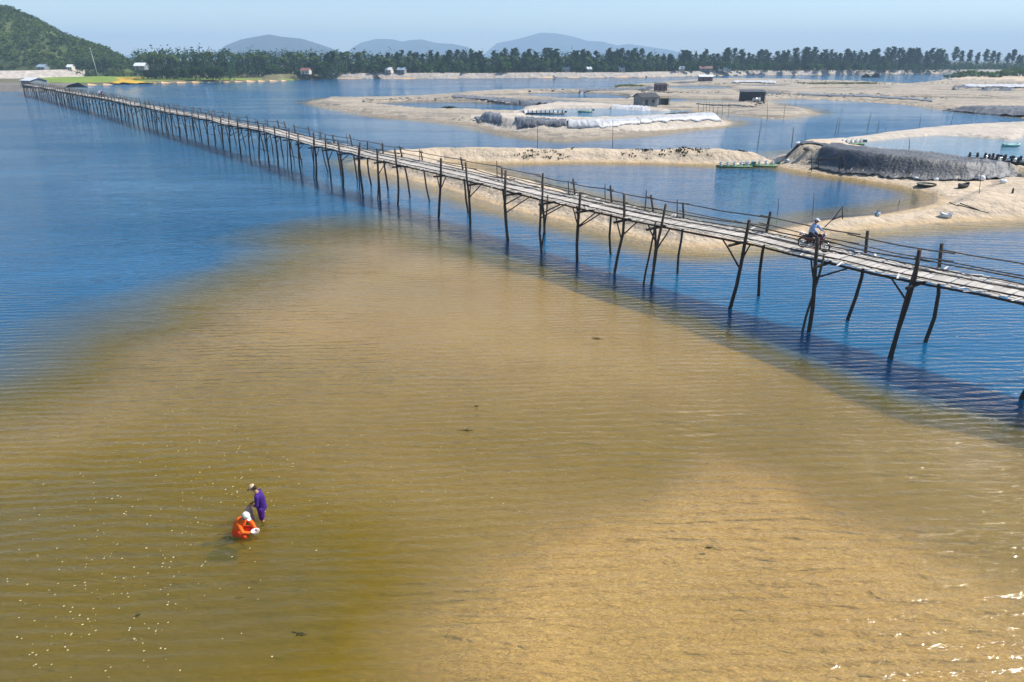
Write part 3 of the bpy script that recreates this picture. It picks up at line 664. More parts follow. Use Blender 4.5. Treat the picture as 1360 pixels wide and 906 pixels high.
bridge.location = (0, 0, 0)
random.seed(21)
# bents
def s_at(px, py):  # distance along the bridge of a pole foot seen in the photograph
    q = at(px, py).xy; return min((((br(k * .25).xy - q).length), k * .25) for k in range(int(120 / .25)))[1]
bents = [s_at(*p) for p in ((1358, 525), (1192, 478), (1072, 442), (967, 405), (870, 375), (826, 362), (778, 347), (717, 335), (676, 320), (632, 303), (580, 290), (510, 275))]
s0 = bents[0]; pre = [s0 - 4.8 * k for k in (1, 2)]; bents = sorted(pre + bents)
s = bents[-1]
while s < TOT - 4: s += random.uniform(3.6, 4.8); bents.append(s)
def bent_pole(p0, p1, r0, r1, name='pole', mat='post', wig=.05, n=6):
    p0 = Vector(p0); p1 = Vector(p1); L = (p1 - p0).length; path = []
    k = 7 if n > 5 else 4
    ph = random.uniform(0, 6); am = random.uniform(.3, 1.3) * wig
    for i in range(k):
        t = i / (k - 1); o = Vector((math.sin(ph + t * 4.2), math.cos(ph * 1.3 + t * 3.4), 0)) * am * math.sin(math.pi * t) * L * .25
        o += Vector((random.gauss(0, 1), random.gauss(0, 1), 0)) * .012
        path.append(p0.lerp(p1, t) + o)
    mb = MB(); mb.tube(path, [r0 + (r1 - r0) * i / (k - 1) * 1.0 for i in range(k)], n)
    o = mb.obj(name, M[mat], bridge); return path
def on_pole(path, z):
    for a, b in zip(path, path[1:]):
        if a.z <= z <= b.z: return a.lerp(b, (z - a.z) / (b.z - a.z))
    return path[-1]
posts_n = []; posts_f = []
stuffpoles = MB(); npole = 0; nbr = 0
for bi, s in enumerate(bents):
    near = bi < 26
    dn = random.uniform(-.5, -.3); lean = random.gauss(0, .22); n_ = 7 if near else 5
    foot = br(s, dn); foot.z = -2.4; topz = random.uniform(1.0, 1.5); top = br(s + random.gauss(0, .5), -.07 , topz)
    R0 = random.uniform(.095, .13) if near else .11
    path = bent_pole(foot, top, R0 * 1.05, R0 * .8, n=n_, wig=.11); posts_n.append((s, top, br(s, -.05, 0))); npole += 1
    if random.random() < .55:     # doubled pole
        q = br(s + random.uniform(.25, .7), dn - .05); q.z = -2.4; bent_pole(q, br(s + random.uniform(-.2, .3), -.1, random.uniform(-.1, 1.1)), .075, .055, n=n_)
    ff = br(s + random.uniform(-.5, .5), BW + random.uniform(.5, 1.0)); ff.z = -2.4
    ft = br(s + random.gauss(0, .35), BW + .08, random.uniform(.8, 1.35)); bent_pole(ff, ft, R0 * .95, R0 * .7, n=n_, wig=.12); posts_f.append((s, ft))
    if near or bi % 2 == 0:
        # second slimmer standard beside the far post
        if random.random() < .5:
            q = br(s + .55, BW + .12, -.5); bent_pole(q, br(s + .55 + random.gauss(0, .1), BW + .1, random.uniform(.9, 1.4)), .045, .035, 'standard', n=5)
    # crossbeam under the deck, butting out past the poles
    a = br(s + .09, -.55 - random.random() * .2, -.30); b = br(s + .09, BW + .45, -.30 + random.uniform(-.06, .06)); mb = MB(); mb.tube([a, a.lerp(b, .5), b], [.085, .08, .075], n_); mb.obj('crossbeam', M['post'], bridge)
    # braces fanning out along the deck
    for sg in (-1, 1):
        if random.random() < .9:
            L = random.uniform(.7, 1.25); dz = random.uniform(1.0, 1.7)
            a = on_pole(path, 4.0 - dz); b = br(s + sg * L, .12, -.2); bent_pole(a, b, .055, .045, 'brace', n=5, wig=.03); nbr += 1
    if random.random() < .25:
        a = on_pole(path, 4.0 - random.uniform(1.4, 2.2)); b = br(s, BW + .2, -.3); bent_pole(a, b, .05, .04, 'brace', n=5, wig=.03)
    if bi > 16 and random.random() < .4:
        z = -random.uniform(1.3, 2.5); a = br(s - 1, -.3, z); b = br(s + random.uniform(3, 6), -.3, z + random.uniform(-.1, .1)); bent_pole(a, b, .045, .04, 'tie_rail', n=5, wig=.01)
# rails: near side one long rail, low curb poles on the deck, far side two
def rail(o1, z1, o2, z2, sa, sb, r_, mat='rail', sag=.06, name='rail'):
    a = br(sa, o1, z1); b = br(sb, o2, z2); mb = MB(); path = []
    for i in range(5):
        t = i / 4; c = br(sa + (sb - sa) * t, o1 + (o2 - o1) * t, z1 + (z2 - z1) * t - sag * math.sin(math.pi * t)); c += Vector((random.gauss(0, .012), random.gauss(0, .012), random.gauss(0, .012))); path.append(c)
    mb.tube(path, [r_, r_, r_ * .95, r_ * .88, r_ * .8], 5); mb.obj(name, M[mat], bridge)
for a, b in zip(bents, bents[1:]):
    ext = .35
    if random.random() < .92: rail(.02, random.uniform(.88, 1.0), .02, random.uniform(.9, 1.02), a - ext, b + ext, .04)
    if random.random() < .35: rail(.0, .45, .0, .55, a - ext, b + ext, .03)
    if random.random() < .92: rail(BW, random.uniform(.9, 1.02), BW, random.uniform(.85, 1.0), a - ext, b + ext, .04)
    if random.random() < .8: rail(BW, random.uniform(.4, .5), BW, random.uniform(.4, .52), a - ext, b + ext, .034)
    for off in (.28, 1.55, 2.42): rail(off, .075, off + random.gauss(0, .03), .075, a - .3, b + .3, .04, 'post' if off < 2 else 'rail', 0, 'curb_pole')
# stringers under the deck
s = 0
while s < TOT - 1:
    e = min(s + 9, TOT - .1)
    for off in (.12, 1.3, 2.5): rail(off, -.17, off, -.17, s, e, .07, 'post', .0, 'stringer')
    s = e
# deck boards: every board of the near 90 m is an object, the far ones one mass
bm_ = []
for k in range(8):
    random.seed(60 + k); mb = MB(); L = BW * random.uniform(.98, 1.1); wd = .30; rows = []
    for i in range(6):
        t = i / 5; y = (t - .5) * L; e0 = random.gauss(0, .012); e1 = random.gauss(0, .012); z = random.gauss(0, .006); hw = wd / 2
        rows.append([(-hw + e0, y, -.016 + z), (hw + e1, y, -.016 + z), (hw + e1, y, .016 + z), (-hw + e0, y, .016 + z)])
    b0 = mb.quadgrid(rows, True, False); mb.face([b0, b0 + 1, b0 + 2, b0 + 3]); e = b0 + 20; mb.face([e + 3, e + 2, e + 1, e]); bm_.append(mb.mesh('plank', M['plank']))
random.seed(33); s = .2; k = 0; far = MB()
slm = []
for j in range(3):
    mb = MB(); mb.box((0, 0, 0), (.09, .8 + .25 * j, .018)); slm.append(mb.mesh('slat', M['slat']))
while s < TOT - .2:
    c = br(s, BW / 2 + random.gauss(0, .05), random.gauss(0, .012)); d = (br(s + .3, BW / 2) - br(s - .3, BW / 2)); ang = math.atan2(d.y, d.x) + random.gauss(0, .02)
    tilt = math.atan2(d.z, d.xy.length)
    if k < 300:
        o = link('plank', random.choice(bm_), bridge, c); o.rotation_euler = (random.gauss(0, .006), -tilt + random.gauss(0, .02), ang); o.scale = (random.uniform(.93, 1.0), 1, 1)
    else:
        far.box(c, (.28, BW * random.uniform(.96, 1.08), .03), Euler((0, -tilt, ang)).to_matrix())
    if k < 290 and random.random() < .38:   # pale loose ends sticking out at the edges
        side = random.choice((0, 1, 1)); q = br(s, (BW + random.uniform(-.1, .12)) if side else random.uniform(-.12, .1), .045); o = link('slat', random.choice(slm), bridge, q)
        o.rotation_euler = (random.gauss(0, .04), random.gauss(0, .03), ang + random.gauss(0, .35))
    s += .305; k += 1
fo = far.obj('planking', M['plank'], bridge); tag(fo, kind='stuff')

# landing shed at the far end
def hut(name, loc, rz, w_, d_, h_, wall, roof, label, cat='hut', flat=False, over=.5, door=True, open_side=False, rise=.9, group=None):
    t = empty(name, loc, rz, label, cat, group); th = .08
    mb = MB()
    mb.box((0, d_ / 2, h_ / 2), (w_, th, h_)); mb.box((-w_ / 2, 0, h_ / 2), (th, d_ - th, h_)); mb.box((w_ / 2, 0, h_ / 2), (th, d_ - th, h_))
    if not open_side: mb.box((0, -d_ / 2, h_ / 2), (w_, th, h_))
    if not flat: 
        for sx in (-1, 1): mb.poly([(sx * w_ / 2, -d_ / 2, h_), (sx * w_ / 2, d_ / 2, h_), (sx * w_ / 2, 0, h_ + rise)])
    mb.obj('wall', wall, t)
    mb = MB(); ov = over
    if flat: mb.box((0, 0, h_ + .2), (w_ + 2 * ov, d_ + 2 * ov, .07), Euler((R(7), 0, 0)).to_matrix())
    else:
        for sy in (-1, 1):
            y1 = sy * (d_ / 2 + ov); z1 = h_ - rise * ov / (d_ / 2) ; a = [(-w_ / 2 - ov, 0, h_ + rise + .06), (w_ / 2 + ov, 0, h_ + rise + .06), (w_ / 2 + ov, y1, z1 + .06), (-w_ / 2 - ov, y1, z1 + .06)]
            b = [(x, y, z + .06) for x, y, z in a]; mb.poly(a); mb.poly(b)
            for i in range(4): j = (i + 1) % 4; mb.poly([a[i], a[j], b[j], b[i]])
    ro = mb.obj('roof', roof, t)
    if not open_side:
        if door: mb = MB(); mb.box((-w_ * .2, -d_ / 2 - .06, 1.0), (.9, .05, 2.0)); mb.obj('door', M['dark'], t)
        mb = MB(); mb.box((w_ * .22, -d_ / 2 - .06, 1.5), (.9, .05, .8)); f = mb.obj('window', M['darkglass'], t)
    mb = MB()
    for sx in (-1, 1): 
        mb = MB(); mb.tube([(sx * (w_ / 2 + ov * .7), -d_ / 2 - ov * .7, -.4), (sx * (w_ / 2 + ov * .7), -d_ / 2 - ov * .7, h_)], .05, 5); mb.obj('post', M['post'], t)
    return t
def ground(px, py, z=1.2):
    for _ in range(4): q = at(px, py, z); z = hz(q.x, q.y)
    return q.x, q.y, z
q = at(24, 116, 3.0); hut('landing_shed', (q.x + 3, q.y + 6, 2.6), R(-35), 9, 6, 2.9, M['greywall'], M['whiteroof'], 'small shed with pale metal roof at the far end of the footbridge', 'shed')
q = at(10, 118, 1); mb = MB(); mb.quadgrid([[(q.x - 30 + i * 5, q.y - 3 + j * 8 + random.uniform(-.6, .6), (-.6, 2.6, 3.4, 1)[j] + random.uniform(-.3, .3)) for j in range(4)] for i in range(12)], smooth=False)
tag(mb.obj('rock_bank', M['rock']), 'dark rocky abutment bank under the far end of the footbridge', 'bank')

random.seed(14); mb = MB()      # scraps, driftwood and netting too many to count
LINES = [(600, 127, 760, 139, .9, 5), (940, 139, 1000, 142, .5, 2), (1090, 125, 1260, 130, 1.2, 4), (1265, 115, 1380, 118, .8, 5), (850, 122, 960, 124, .6, 2), (900, 110, 990, 112, .7, 2), (1010, 124, 1070, 128, 1.4, 3), (860, 153, 940, 156, .4, 2), (700, 121, 860, 118, .7, 2), (1040, 108, 1380, 111, .8, 4), (990, 134, 1015, 138, 1.0, 2), (870, 121, 890, 124, .6, 1), (480, 133, 620, 131, .5, 2), (500, 152, 640, 161, 1.0, 2)]
WT = [l[5] for l in LINES]
for i in range(2100):
    x0_, y0_, x1_, y1_, sg_, _ = random.choices(LINES, WT)[0]; t_ = random.random(); px = x0_ + (x1_ - x0_) * t_; py = y0_ + (y1_ - y0_) * t_ + random.gauss(0, sg_)
    q = at(px, py, .8); z = hz(q.x, q.y)
    if z < .25 or z > 2.3: continue
    a = random.gauss(0, .3); sz = random.uniform(.15, .75) ** 1.3 * 1.2
    if random.random() < .5: d = Vector((math.cos(a), math.sin(a), random.uniform(-.05, .3))) * sz * 2; mb.tube([Vector((q.x, q.y, z)), Vector((q.x, q.y, z)) + d], [.09, .06], 4)
    else: mb.ell((q.x, q.y, z), (sz, sz * .5, sz * random.uniform(.2, .55)), 6, 4)
tag(mb.obj('shore_litter', M['rock']), 'dark driftwood, stones and scraps scattered over the sand flat', kind='stuff')
# huts on the sand flat
g = ground(877, 121); hut('plum_shack', g, R(8), 4.6, 4, 2.8, M['purplewall'], M['darkwall'], 'plum brown shack with a lean-to frame on the sand flat', 'shack', True)
g = ground(936, 111.5, 1.5); hut('red_shack', g, R(-6), 8, 6, 2.8, M['purplewall'], M['whiteroof'], 'rust red shack with a white roof farthest back on the sand flat', 'shack')
g = ground(857, 141); hut('grey_hut', g, R(25), 5.6, 4, 2.7, M['greywall'], M['darkwall'], 'dark roofed grey hut beside the white sheeted pond', 'hut')
g = ground(998, 134); hut('black_shack', g, R(-10), 7.5, 4.0, 3.0, M['darkwall'], M['tarp'], 'black tarpaulin covered shack near the tip of the sand flat', 'shack', True, .3)
g = ground(870, 139); hut('thatched_shelter', (g[0] + 2.5, g[1], g[2]), R(5), 2.6, 2.2, 1.9, M['greywall'], M['thatch'], 'little open shelter with thatch roof right of the grey hut', 'shelter', False, .3, open_side=True, rise=.5)
# houses among the far trees
HL = [(516, 96.5, 7, 'whiteroof', 'creamwall', 'small white roofed house at the water side of the palm grove'), (533, 96.5, 8, 'blueroof', 'greywall', 'blue grey roofed pavilion right of the white roofed house'),
      (405, 91, 9, 'redroof', 'creamwall', 'rusty roofed house half hidden among the palms'), (727, 93, 8, 'whiteroof', 'greywall', 'white roofed house above the first dark embankment stairs'),
      (752, 94, 9, 'whiteroof', 'creamwall', 'low pale roofed house in the wood behind the embankment, near the middle'), (781, 94, 8, 'whiteroof', 'greywall', 'grey walled house with pale roof farther right in the wood'),
      (826, 93, 7, 'blueroof', 'creamwall', 'small blue roofed house under broad trees'), (902, 88, 13, 'whiteroof', 'creamwall', 'largest white roofed house in the wood'),
      (938, 89, 16, 'redroof', 'greywall', 'long brown roofed building beside the largest white house'), (962, 91, 18, 'blueroof', 'creamwall', 'long low pale building along the embankment top'),
      (55, 91, 14, 'blueroof', 'greywall', 'grey roofed house above the revetment below the hill'), (92, 90, 7, 'whiteroof', 'creamwall', 'tiny white house at the foot of the hill'), (186, 93, 9, 'whiteroof', 'greywall', 'long white roofed house where the hill meets the palms')]
for px, py, w_, rf, wl, lab in HL:
    w_ *= .68
    Y0 = shoreY(ray_x(px, 600)); y = Y0 + (17 if px > 540 else 8.5 if px > 440 else back(px) - 6); x = ray_x(px, y); zz = at_dist(px, py, y).z if px < 200 else 3.6
    if px < 120: w_ *= .7; y = 573; x = ray_x(px, y); zz = 5.6
    hut('house', (x, y, zz), R(random.uniform(-15, 15)), w_, 5.5, 2.6, M[wl], M[rf], lab, 'house', rise=1.6)
# tall lattice pole at left
q = at_dist(129, 96, 560); t = empty('power_pole', (q.x, q.y, 1.0), 0, 'tall pale concrete power pole in front of the green hill', 'pole')
mb = MB(); mb.tube([(0, 0, 0), (-1.5, 0, 21)], [.3, .16], 6); mb.obj('mast', M['concrete'], t); mb = MB(); mb.box((-1.4, 0, 19.5), (3, .2, .2)); mb.box((-1.3, 0, 18), (2.4, .2, .2)); mb.obj('crossarm', M['concrete'], t)

# ------------------------------------------------------------------ sheets on the banks
SHEET = 'sheets'
drape('black_sheet', [(1030, 208, .6), (1052, 190, 2.2), (1075, 191, 2.5), (1108, 195, 2.5)], [(1022, 217, .3), (1048, 212, .6), (1075, 205, 1.3), (1098, 209, 1.4)], M['tarp'], 60, 12, .1, .25, 1.1, 2, label='crumpled black sheeting over the left head of the pond dike', cat='sheeting')
drape('black_sheet', [(1106, 193, 2.5), (1160, 199, 2.4), (1215, 204, 2.0)], [(1076, 222, .5), (1120, 229, .5), (1172, 234, .5)], M['tarp'], 120, 26, .14, .10, 1.9, 3, label='smooth dark grey sheeting on the dike face, left of the wrinkled stretch', cat='sheeting', diag=2.5)
drape('black_sheet', [(1213, 203.7, 2.0), (1262, 209, 1.95), (1300, 213, 1.95)], [(1168, 234, .5), (1230, 238.5, .5), (1296, 241, .5)], M['tarp'], 160, 26, .1, .17, 1.2, 4, label='heavily wrinkled black sheeting in the middle of the dike face', cat='sheeting', diag=3)
drape('black_sheet', [(1298, 212.8, 1.95), (1360, 220, 1.95), (1470, 234, 1.95)], [(1292, 241, .5), (1360, 240.5, .6), (1480, 256, .6)], M['tarp'], 170, 22, .1, .16, 1.0, 5, label='black sheeting with pale vertical folds at the right end of the dike', cat='sheeting')
drape('grey_sheet', [(630, 150, 1.7), (664, 152, 1.8)], [(634, 160, .7), (668, 167, .6)], M['greytarp'], 30, 10, .1, .3, 1.6, 6, label='short grey sheet on the front bank of the sand island, left', cat='sheeting')
drape('grey_sheet', [(684, 156, 2.0), (752, 160.5, 2.0)], [(688, 171, .6), (752, 172, .7)], M['greytarp'], 60, 10, .1, .3, 2.4, 7, label='dark grey sheet with diagonal folds on the front bank of the sand island', cat='sheeting', diag=3)
drape('white_sheet', [(754, 160.5, 2.0), (800, 159, 2.0), (845, 156.5, 2.0)], [(754, 173, .6), (800, 173.5, .6), (850, 170, .6)], M['whitetarp'], 90, 12, .1, .16, 1.7, 8, label='dirty white sheet on the front bank, left half', cat='sheeting')
drape('white_sheet', [(845, 156.5, 2.0), (900, 153, 2.0), (948, 152, 1.6)], [(850, 170, .6), (905, 166.5, .5), (960, 164.5, .3)], M['whitetarp'], 90, 12, .1, .2, 1.9, 9, label='bright white sheet with slanting folds on the front bank, right half', cat='sheeting', diag=4)
drape('white_sheet', [(815, 139.5, 2.0), (862, 141.5, 2.0)], [(808, 147, 1.5), (864, 150, 1.5)], M['whitetarp'], 50, 9, .1, .14, 1.3, 10, label='bright white sheet sloping into the small inner pond', cat='sheeting')
drape('white_sheet', [(694, 146, 2.0), (740, 143, 2.0)], [(699, 154, 1.5), (745, 149, 1.5)], M['whitetarp'], 40, 7, .08, .12, 1.3, 11, label='flat white sheet at the left end of the inner pond', cat='sheeting')
drape('grey_sheet', [(690, 131, 1.6), (745, 130, 1.6), (812, 135, 1.7)], [(690, 138, .8), (750, 139, .8), (812, 141, 1.0)], M['greytarp'], 60, 9, .12, .3, 2.5, 12, label='grey sheet on the bank behind the inner pond', cat='sheeting')
drape('white_sheet', [(800, 124, .8), (848, 127, .8)], [(796, 128, .4), (850, 131, .4)], M['whitetarp'], 40, 7, .12, .2, 2.5, 13, label='pale sheet strip behind the grey hut', cat='sheeting')
drape('white_sheet', [(925, 130, .8), (985, 133, .8)], [(922, 133.5, .4), (985, 137, .4)], M['whitetarp'], 40, 7, .12, .2, 2.5, 17, label='pale sheet lying left of the black shack', cat='sheeting')
drape('black_sheet', [(862, 115, .8), (846, 120.5, .8)], [(872, 117, .5), (858, 122, .5)], M['tarp'], 20, 7, .12, .2, 2.5, 18, label='small black sheet sloping at the left of the plum shack', cat='sheeting')
for kk, (c0, t0, mt_, lb_) in enumerate([
    ([(866, 151, 1.9), (945, 153.2, 1.5)], [(864, 153.5, 1.6), (944, 155.6, 1.2)], 'tarp', 'narrow black sheet edging the inner pond towards the white tip'),
    ([(925, 138, .9), (985, 139.5, .9)], [(925, 140.5, .6), (985, 142.5, .6)], 'tarp', 'narrow black sheet along the bank left of the black shack'),
    ([(604, 126, .9), (690, 131, 1.0)], [(600, 131, .5), (688, 138, .5)], 'greytarp', 'ragged grey brown sheet on the bank behind the left inner pond'),
    ([(1268, 114, .9), (1345, 115, .9)], [(1266, 118, .6), (1345, 119.5, .6)], 'tarp', 'black sheet below the white strip at the right of the flats'),
    ([(1060, 124, .8), (1150, 126.5, .8)], [(1058, 127.5, .5), (1150, 131, .4)], 'greytarp', 'grey sheet on the far bank of the channel, centre right'),
    ([(1150, 126.5, .8), (1240, 132, .9)], [(1150, 131, .4), (1238, 137, .4)], 'greytarp', 'grey sheet on the far bank of the channel nearer the dark bank'),
    ([(905, 108.5, .9), (925, 108.5, .9)], [(890, 111.5, .5), (912, 112, .5)], 'tarp', 'small black sheet left of the red shack'),
    ([(770, 119, .8), (858, 116, .8)], [(770, 122.5, .5), (856, 120, .5)], 'greytarp', 'grey sheet on the rear bank left of the plum shack')]):
    drape('black_sheet' if mt_ == 'tarp' else 'grey_sheet', c0, t0, M[mt_], 60, 7, .1, .12, 1.7, 30 + kk, label=lb_, cat='sheeting')
drape('black_sheet', [(1263, 137, 2), (1310, 136, 2), (1420, 139, 2)], [(1246, 144, .4), (1310, 151, .3), (1420, 158, .3)], M['tarp'], 90, 12, .15, .45, 2.6, 14, label='black sheeting on the far bank at the right edge', cat='sheeting', diag=2)
drape('white_sheet', [(975, 106, 1.6), (1030, 106.5, 1.6)], [(972, 109.5, 1), (1030, 110, 1)], M['whitetarp'], 40, 6, .3, .3, 4, 15, label='white sheet far back on the sand flat behind the black shack', cat='sheeting')
drape('white_sheet', [(1278, 112, 1.2), (1400, 112.5, 1.2)], [(1284, 116, .9), (1400, 117, .9)], M['whitetarp'], 40, 6, .3, .3, 4, 16, label='white sheet strip at the right behind the flats', cat='sheeting')

# ------------------------------------------------------------------ stakes, rafts, small boats
random.seed(44)
def stake(bx, by, tx, ty, z=0, r_=.04, lab=None, grp=None):
    a = at(bx, by, z); k = at_dist(tx, ty, a.y); L = k.z - z; mb = MB()
    mb.tube([(0, 0, -1.4), ((k.x - a.x) * .55, .05, L * .55), (k.x - a.x, 0, L)], [r_, r_ * .9, r_ * .6], 5)
    o = mb.obj('stake', M['post'], loc=(a.x, a.y, z)); return tag(o, lab, 'stake', grp)
ORD = 'first second third fourth fifth sixth seventh eighth ninth tenth eleventh twelfth thirteenth fourteenth fifteenth sixteenth'.split()
GS = 'thin stakes standing in the channel'
SK = sorted([(1020, 158, 1019, 134), (1006, 196, 1012, 158), (1041, 157, 1043, 138), (1109, 178, 1114, 155), (1113, 178, 1116, 158), (1152, 174, 1157, 149), (1166, 173, 1168, 160), (1222, 168, 1223, 151), (1263, 165, 1268, 147), (814, 196, 814, 160), (714, 196, 714, 160), (632, 140, 632, 125), (683, 150, 683, 134), (1176, 172, 1177, 169), (1238, 146, 1238, 138), (1347, 157, 1347, 150)])
for i, b in enumerate(SK): stake(*b, lab=f'thin dark stake upright in the channel water, {ORD[i]} from the left', grp=GS, r_=.05)
for i, px in enumerate((928, 934, 939, 943, 948, 953, 960, 968)): stake(px, 148.5 + (i % 3) * .6, px + random.uniform(-1.5, 1.5), 136 + random.uniform(-2, 3), .6, .05, f'short stake on the sand bank below the black shack, {ORD[i]} from the left', 'stakes on the bank below the black shack')
stake(1053, 184, 1054, 169, 2.1, .06, 'crooked short stake on the black head of the pond dike'); stake(1070, 188, 1070, 174, 2.2, .04, 'thin stake with a knob on the pond dike beside the black head')
stake(1208, 204, 1208, 184, 1.9, .05, 'lone stake rising from the crest of the black sheeted dike')
stake(1303, 262, 1303, 212, .8, .03, 'tall thin pole in front of the wrinkled black sheeting'); stake(1345, 259, 1346, 250, .9, .12, 'short thick dark post on the sand at the right')
for b, ww in [((1034, 284, 1034, 264), 'leftmost'), ((1081, 281, 1081, 257), 'tallest'), ((1195, 270, 1195, 265), 'shortest')]: stake(*b, lab=ww + ' thin stake in the blue pond behind the sand dike', grp='stakes in the blue pond', r_=.03)
# trestle frames
def frame(name, pts, lab, r_=.05, cat='frame'):
    base = Vector(pts[0][0]); t = empty(name, base, 0, lab, cat)
    for a, b in pts: mb = MB(); mb.tube([Vector(a) - base, Vector(b) - base], [r_, r_ * .8], 5); mb.obj('pole', M['post'], t)
def P3(px, py, Y): return at_dist(px, py, Y)
yb = at(1119, 292, .9).y; frame('leaning_pole_frame', [(P3(1119, 291, yb), P3(1119, 275, yb)), (P3(1105, 293, yb), P3(1120, 273, yb)), (P3(1095, 302, yb), P3(1107, 290, yb)), (P3(1106, 292, yb), P3(1118, 287, yb))], 'leaning pole frame on the sand dike above the motorbike')
yb = at(1115, 226, .8).y; frame('trestle', [(P3(1114, 227, yb), P3(1118, 206, yb)), (P3(1124, 228, yb), P3(1119, 206, yb)), (P3(1087, 213, yb), P3(1119, 209, yb))], 'dark two legged trestle against the grey sheeting', .06, 'trestle')
yb = at(1078, 226, .4).y; frame('post_rack', [(P3(1078, 228, yb), P3(1078, 208, yb)), (P3(1087, 226, yb), P3(1087, 210, yb)), (P3(1073, 212, yb), P3(1092, 210, yb)), (P3(1074, 216, yb), P3(1092, 216, yb))], 'dark post rack standing on the shore at the dike foot', .06, 'rack')
yb = at(1290, 281, 1).y; frame('fallen_poles', [(P3(1272, 272, yb), P3(1313, 283, yb)), (P3(1275, 270, yb), P3(1300, 279, yb)), (P3(1261, 269, yb), P3(1273, 274, yb))], 'dark poles lying on the sand dike at right', .05, 'poles')

def aerator(px, py, z, rz, n_, L, lab, green=False):
    q = at(px, py, z); t = empty('paddle_aerator', (q.x, q.y, z + .1), rz, lab, 'aerator')
    for sy in (-.45, .45):
        mb = MB(); mb.tube([(-L / 2, sy, 0), (L / 2, sy, 0)], .14, 8); mb.obj('float', M['greenfloat'] if green else M['dark'], t)
    mb = MB(); mb.tube([(-L / 2, 0, .35), (L / 2, 0, .35)], .035, 6); mb.obj('axle', M['chrome'], t)
    for i in range(n_):
        x = -L / 2 + L * (i + .5) / n_; mb = MB()
        for k in range(8): a = k * math.pi / 4; mb.box((x, .33 * math.cos(a), .35 + .33 * math.sin(a)), (.2, .16, .04), Euler((a, 0, 0)).to_matrix())
        mb.tube([(x - .1, 0, .35), (x + .1, 0, .35)], .27, 10)
        mb.obj('paddle_wheel', M['whitefloat'] if green else M['darkwall'], t)
    mb = MB(); mb.box((L / 2 + .3, 0, .4), (.5, .4, .4)); mb.obj('motor', M['teal'] if green else M['darkwall'], t)
    return t
aerator(1302, 212, 1.6, R(-22), 4, 3.4, 'dark paddle aerator at the left of the row in the raised pond'); aerator(1323, 214, 1.6, R(-22), 3, 2.6, 'dark paddle aerator second in the row in the raised pond'); aerator(1343, 216, 1.6, R(-22), 3, 2.6, 'dark paddle aerator third in the row in the raised pond'); aerator(1362, 219, 1.6, R(-22), 3, 2.6, 'dark paddle aerator at the right edge in the raised pond')
aerator(975, 222, 0, R(3), 5, 4.6, 'green and white paddle aerator moored at the dike, left one', True); aerator(1008, 221, 0, R(-3), 5, 4.4, 'green and white paddle aerator moored by the black headed dike, right one', True)
aerator(1130, 192, 1.6, R(5), 5, 3.6, 'grey green aerator raft beside the pale sand strip', True)
aerator(724, 151.5, 1.6, R(0), 9, 9, 'long dark aerator row in the inner pond'); aerator(777, 149, 1.6, 0, 2, 3.4, 'turquoise float in the inner pond', True)
def boat(name, loc, rz, L, B, mat, lab, cat='boat', round_=False):
    t = empty(name, loc, rz, lab, cat); mb = MB(); rows = []
    if round_:
        for k in range(7):
            r_ = (0, .55, .85, 1, 1.03, .95, .93)[k] * L / 2; z = (0, .02, .14, .42, .5, .5, .12)[k]
            rows.append([(r_ * math.cos(a * math.pi / 10), r_ * math.sin(a * math.pi / 10), z) for a in range(20)])
        rows.append([(0, 0, .1)] * 20); mb.quadgrid(rows, True); mb.obj('hull', mat, t)
        mb = MB(); mb.torus((0, 0, 0), 1, 1) if False else mb.box((0, 0, .34), (L * .93, .22, .04)); mb.obj('thwart', M['rail'], t)
        mb = MB(); mb.tube([(L / 2 * 1.03 * math.cos(a * math.pi / 12), L / 2 * 1.03 * math.sin(a * math.pi / 12), .51) for a in range(25)], .04, 5, False); mb.obj('rim', M['rail'], t)
    else:
        for i in range(9):
            u = i / 8 * 2 - 1; hw = B / 2 * (1 - abs(u) ** 2.6) + .02; sh_ = .38 + .22 * abs(u) ** 2
            rows.append([(u * L / 2, -hw, sh_), (u * L / 2, -hw * .7, .08), (u * L / 2, 0, -.02), (u * L / 2, hw * .7, .08), (u * L / 2, hw, sh_), (u * L / 2, hw * .9, sh_ - .02), (u * L / 2, 0, .12), (u * L / 2, -hw * .9, sh_ - .02)])
        mb.quadgrid(rows, True); mb.obj('hull', mat, t)
        for u in (-.25, .3): mb = MB(); mb.box((u * L, 0, .33), (.22, B * .85, .03)); mb.obj('thwart', M['rail'], t)
    return t
boat('rowing_boat', at(1342, 194.5, 1.6) - Vector((0, 0, .08)), R(-4), 2.6, .8, M['turq'], 'small turquoise boat floating in the raised pond at right')
g = ground(1229, 252, .3); boat('basket_boat', (g[0], g[1], .0), 0, 1.9, 1.9, M['basket'], 'round dark green basket boat at the pond edge', 'boat', True)
g = ground(1279, 249, .8); boat('blue_boat', (g[0], g[1], g[2] - .05), R(25), 1.7, .8, M['darkwall'], 'small dark blue boat lying on the sand below the wrinkled sheeting')
g = ground(1257, 389 - 107, 1.0)
g = ground(1258, 278, 1.0); boat('white_tub', (g[0], g[1], g[2] - .02), R(-20), 1.0, .6, M['whitefloat'], 'small white tub lying on the sand dike at right', 'tub')
g = ground(1164, 290, .9); boat('blue_tub', (g[0], g[1], g[2] - .02), R(60), .7, .5, M['blueroof'], 'small pale blue tub on the sand dike right of the motorbike', 'tub')
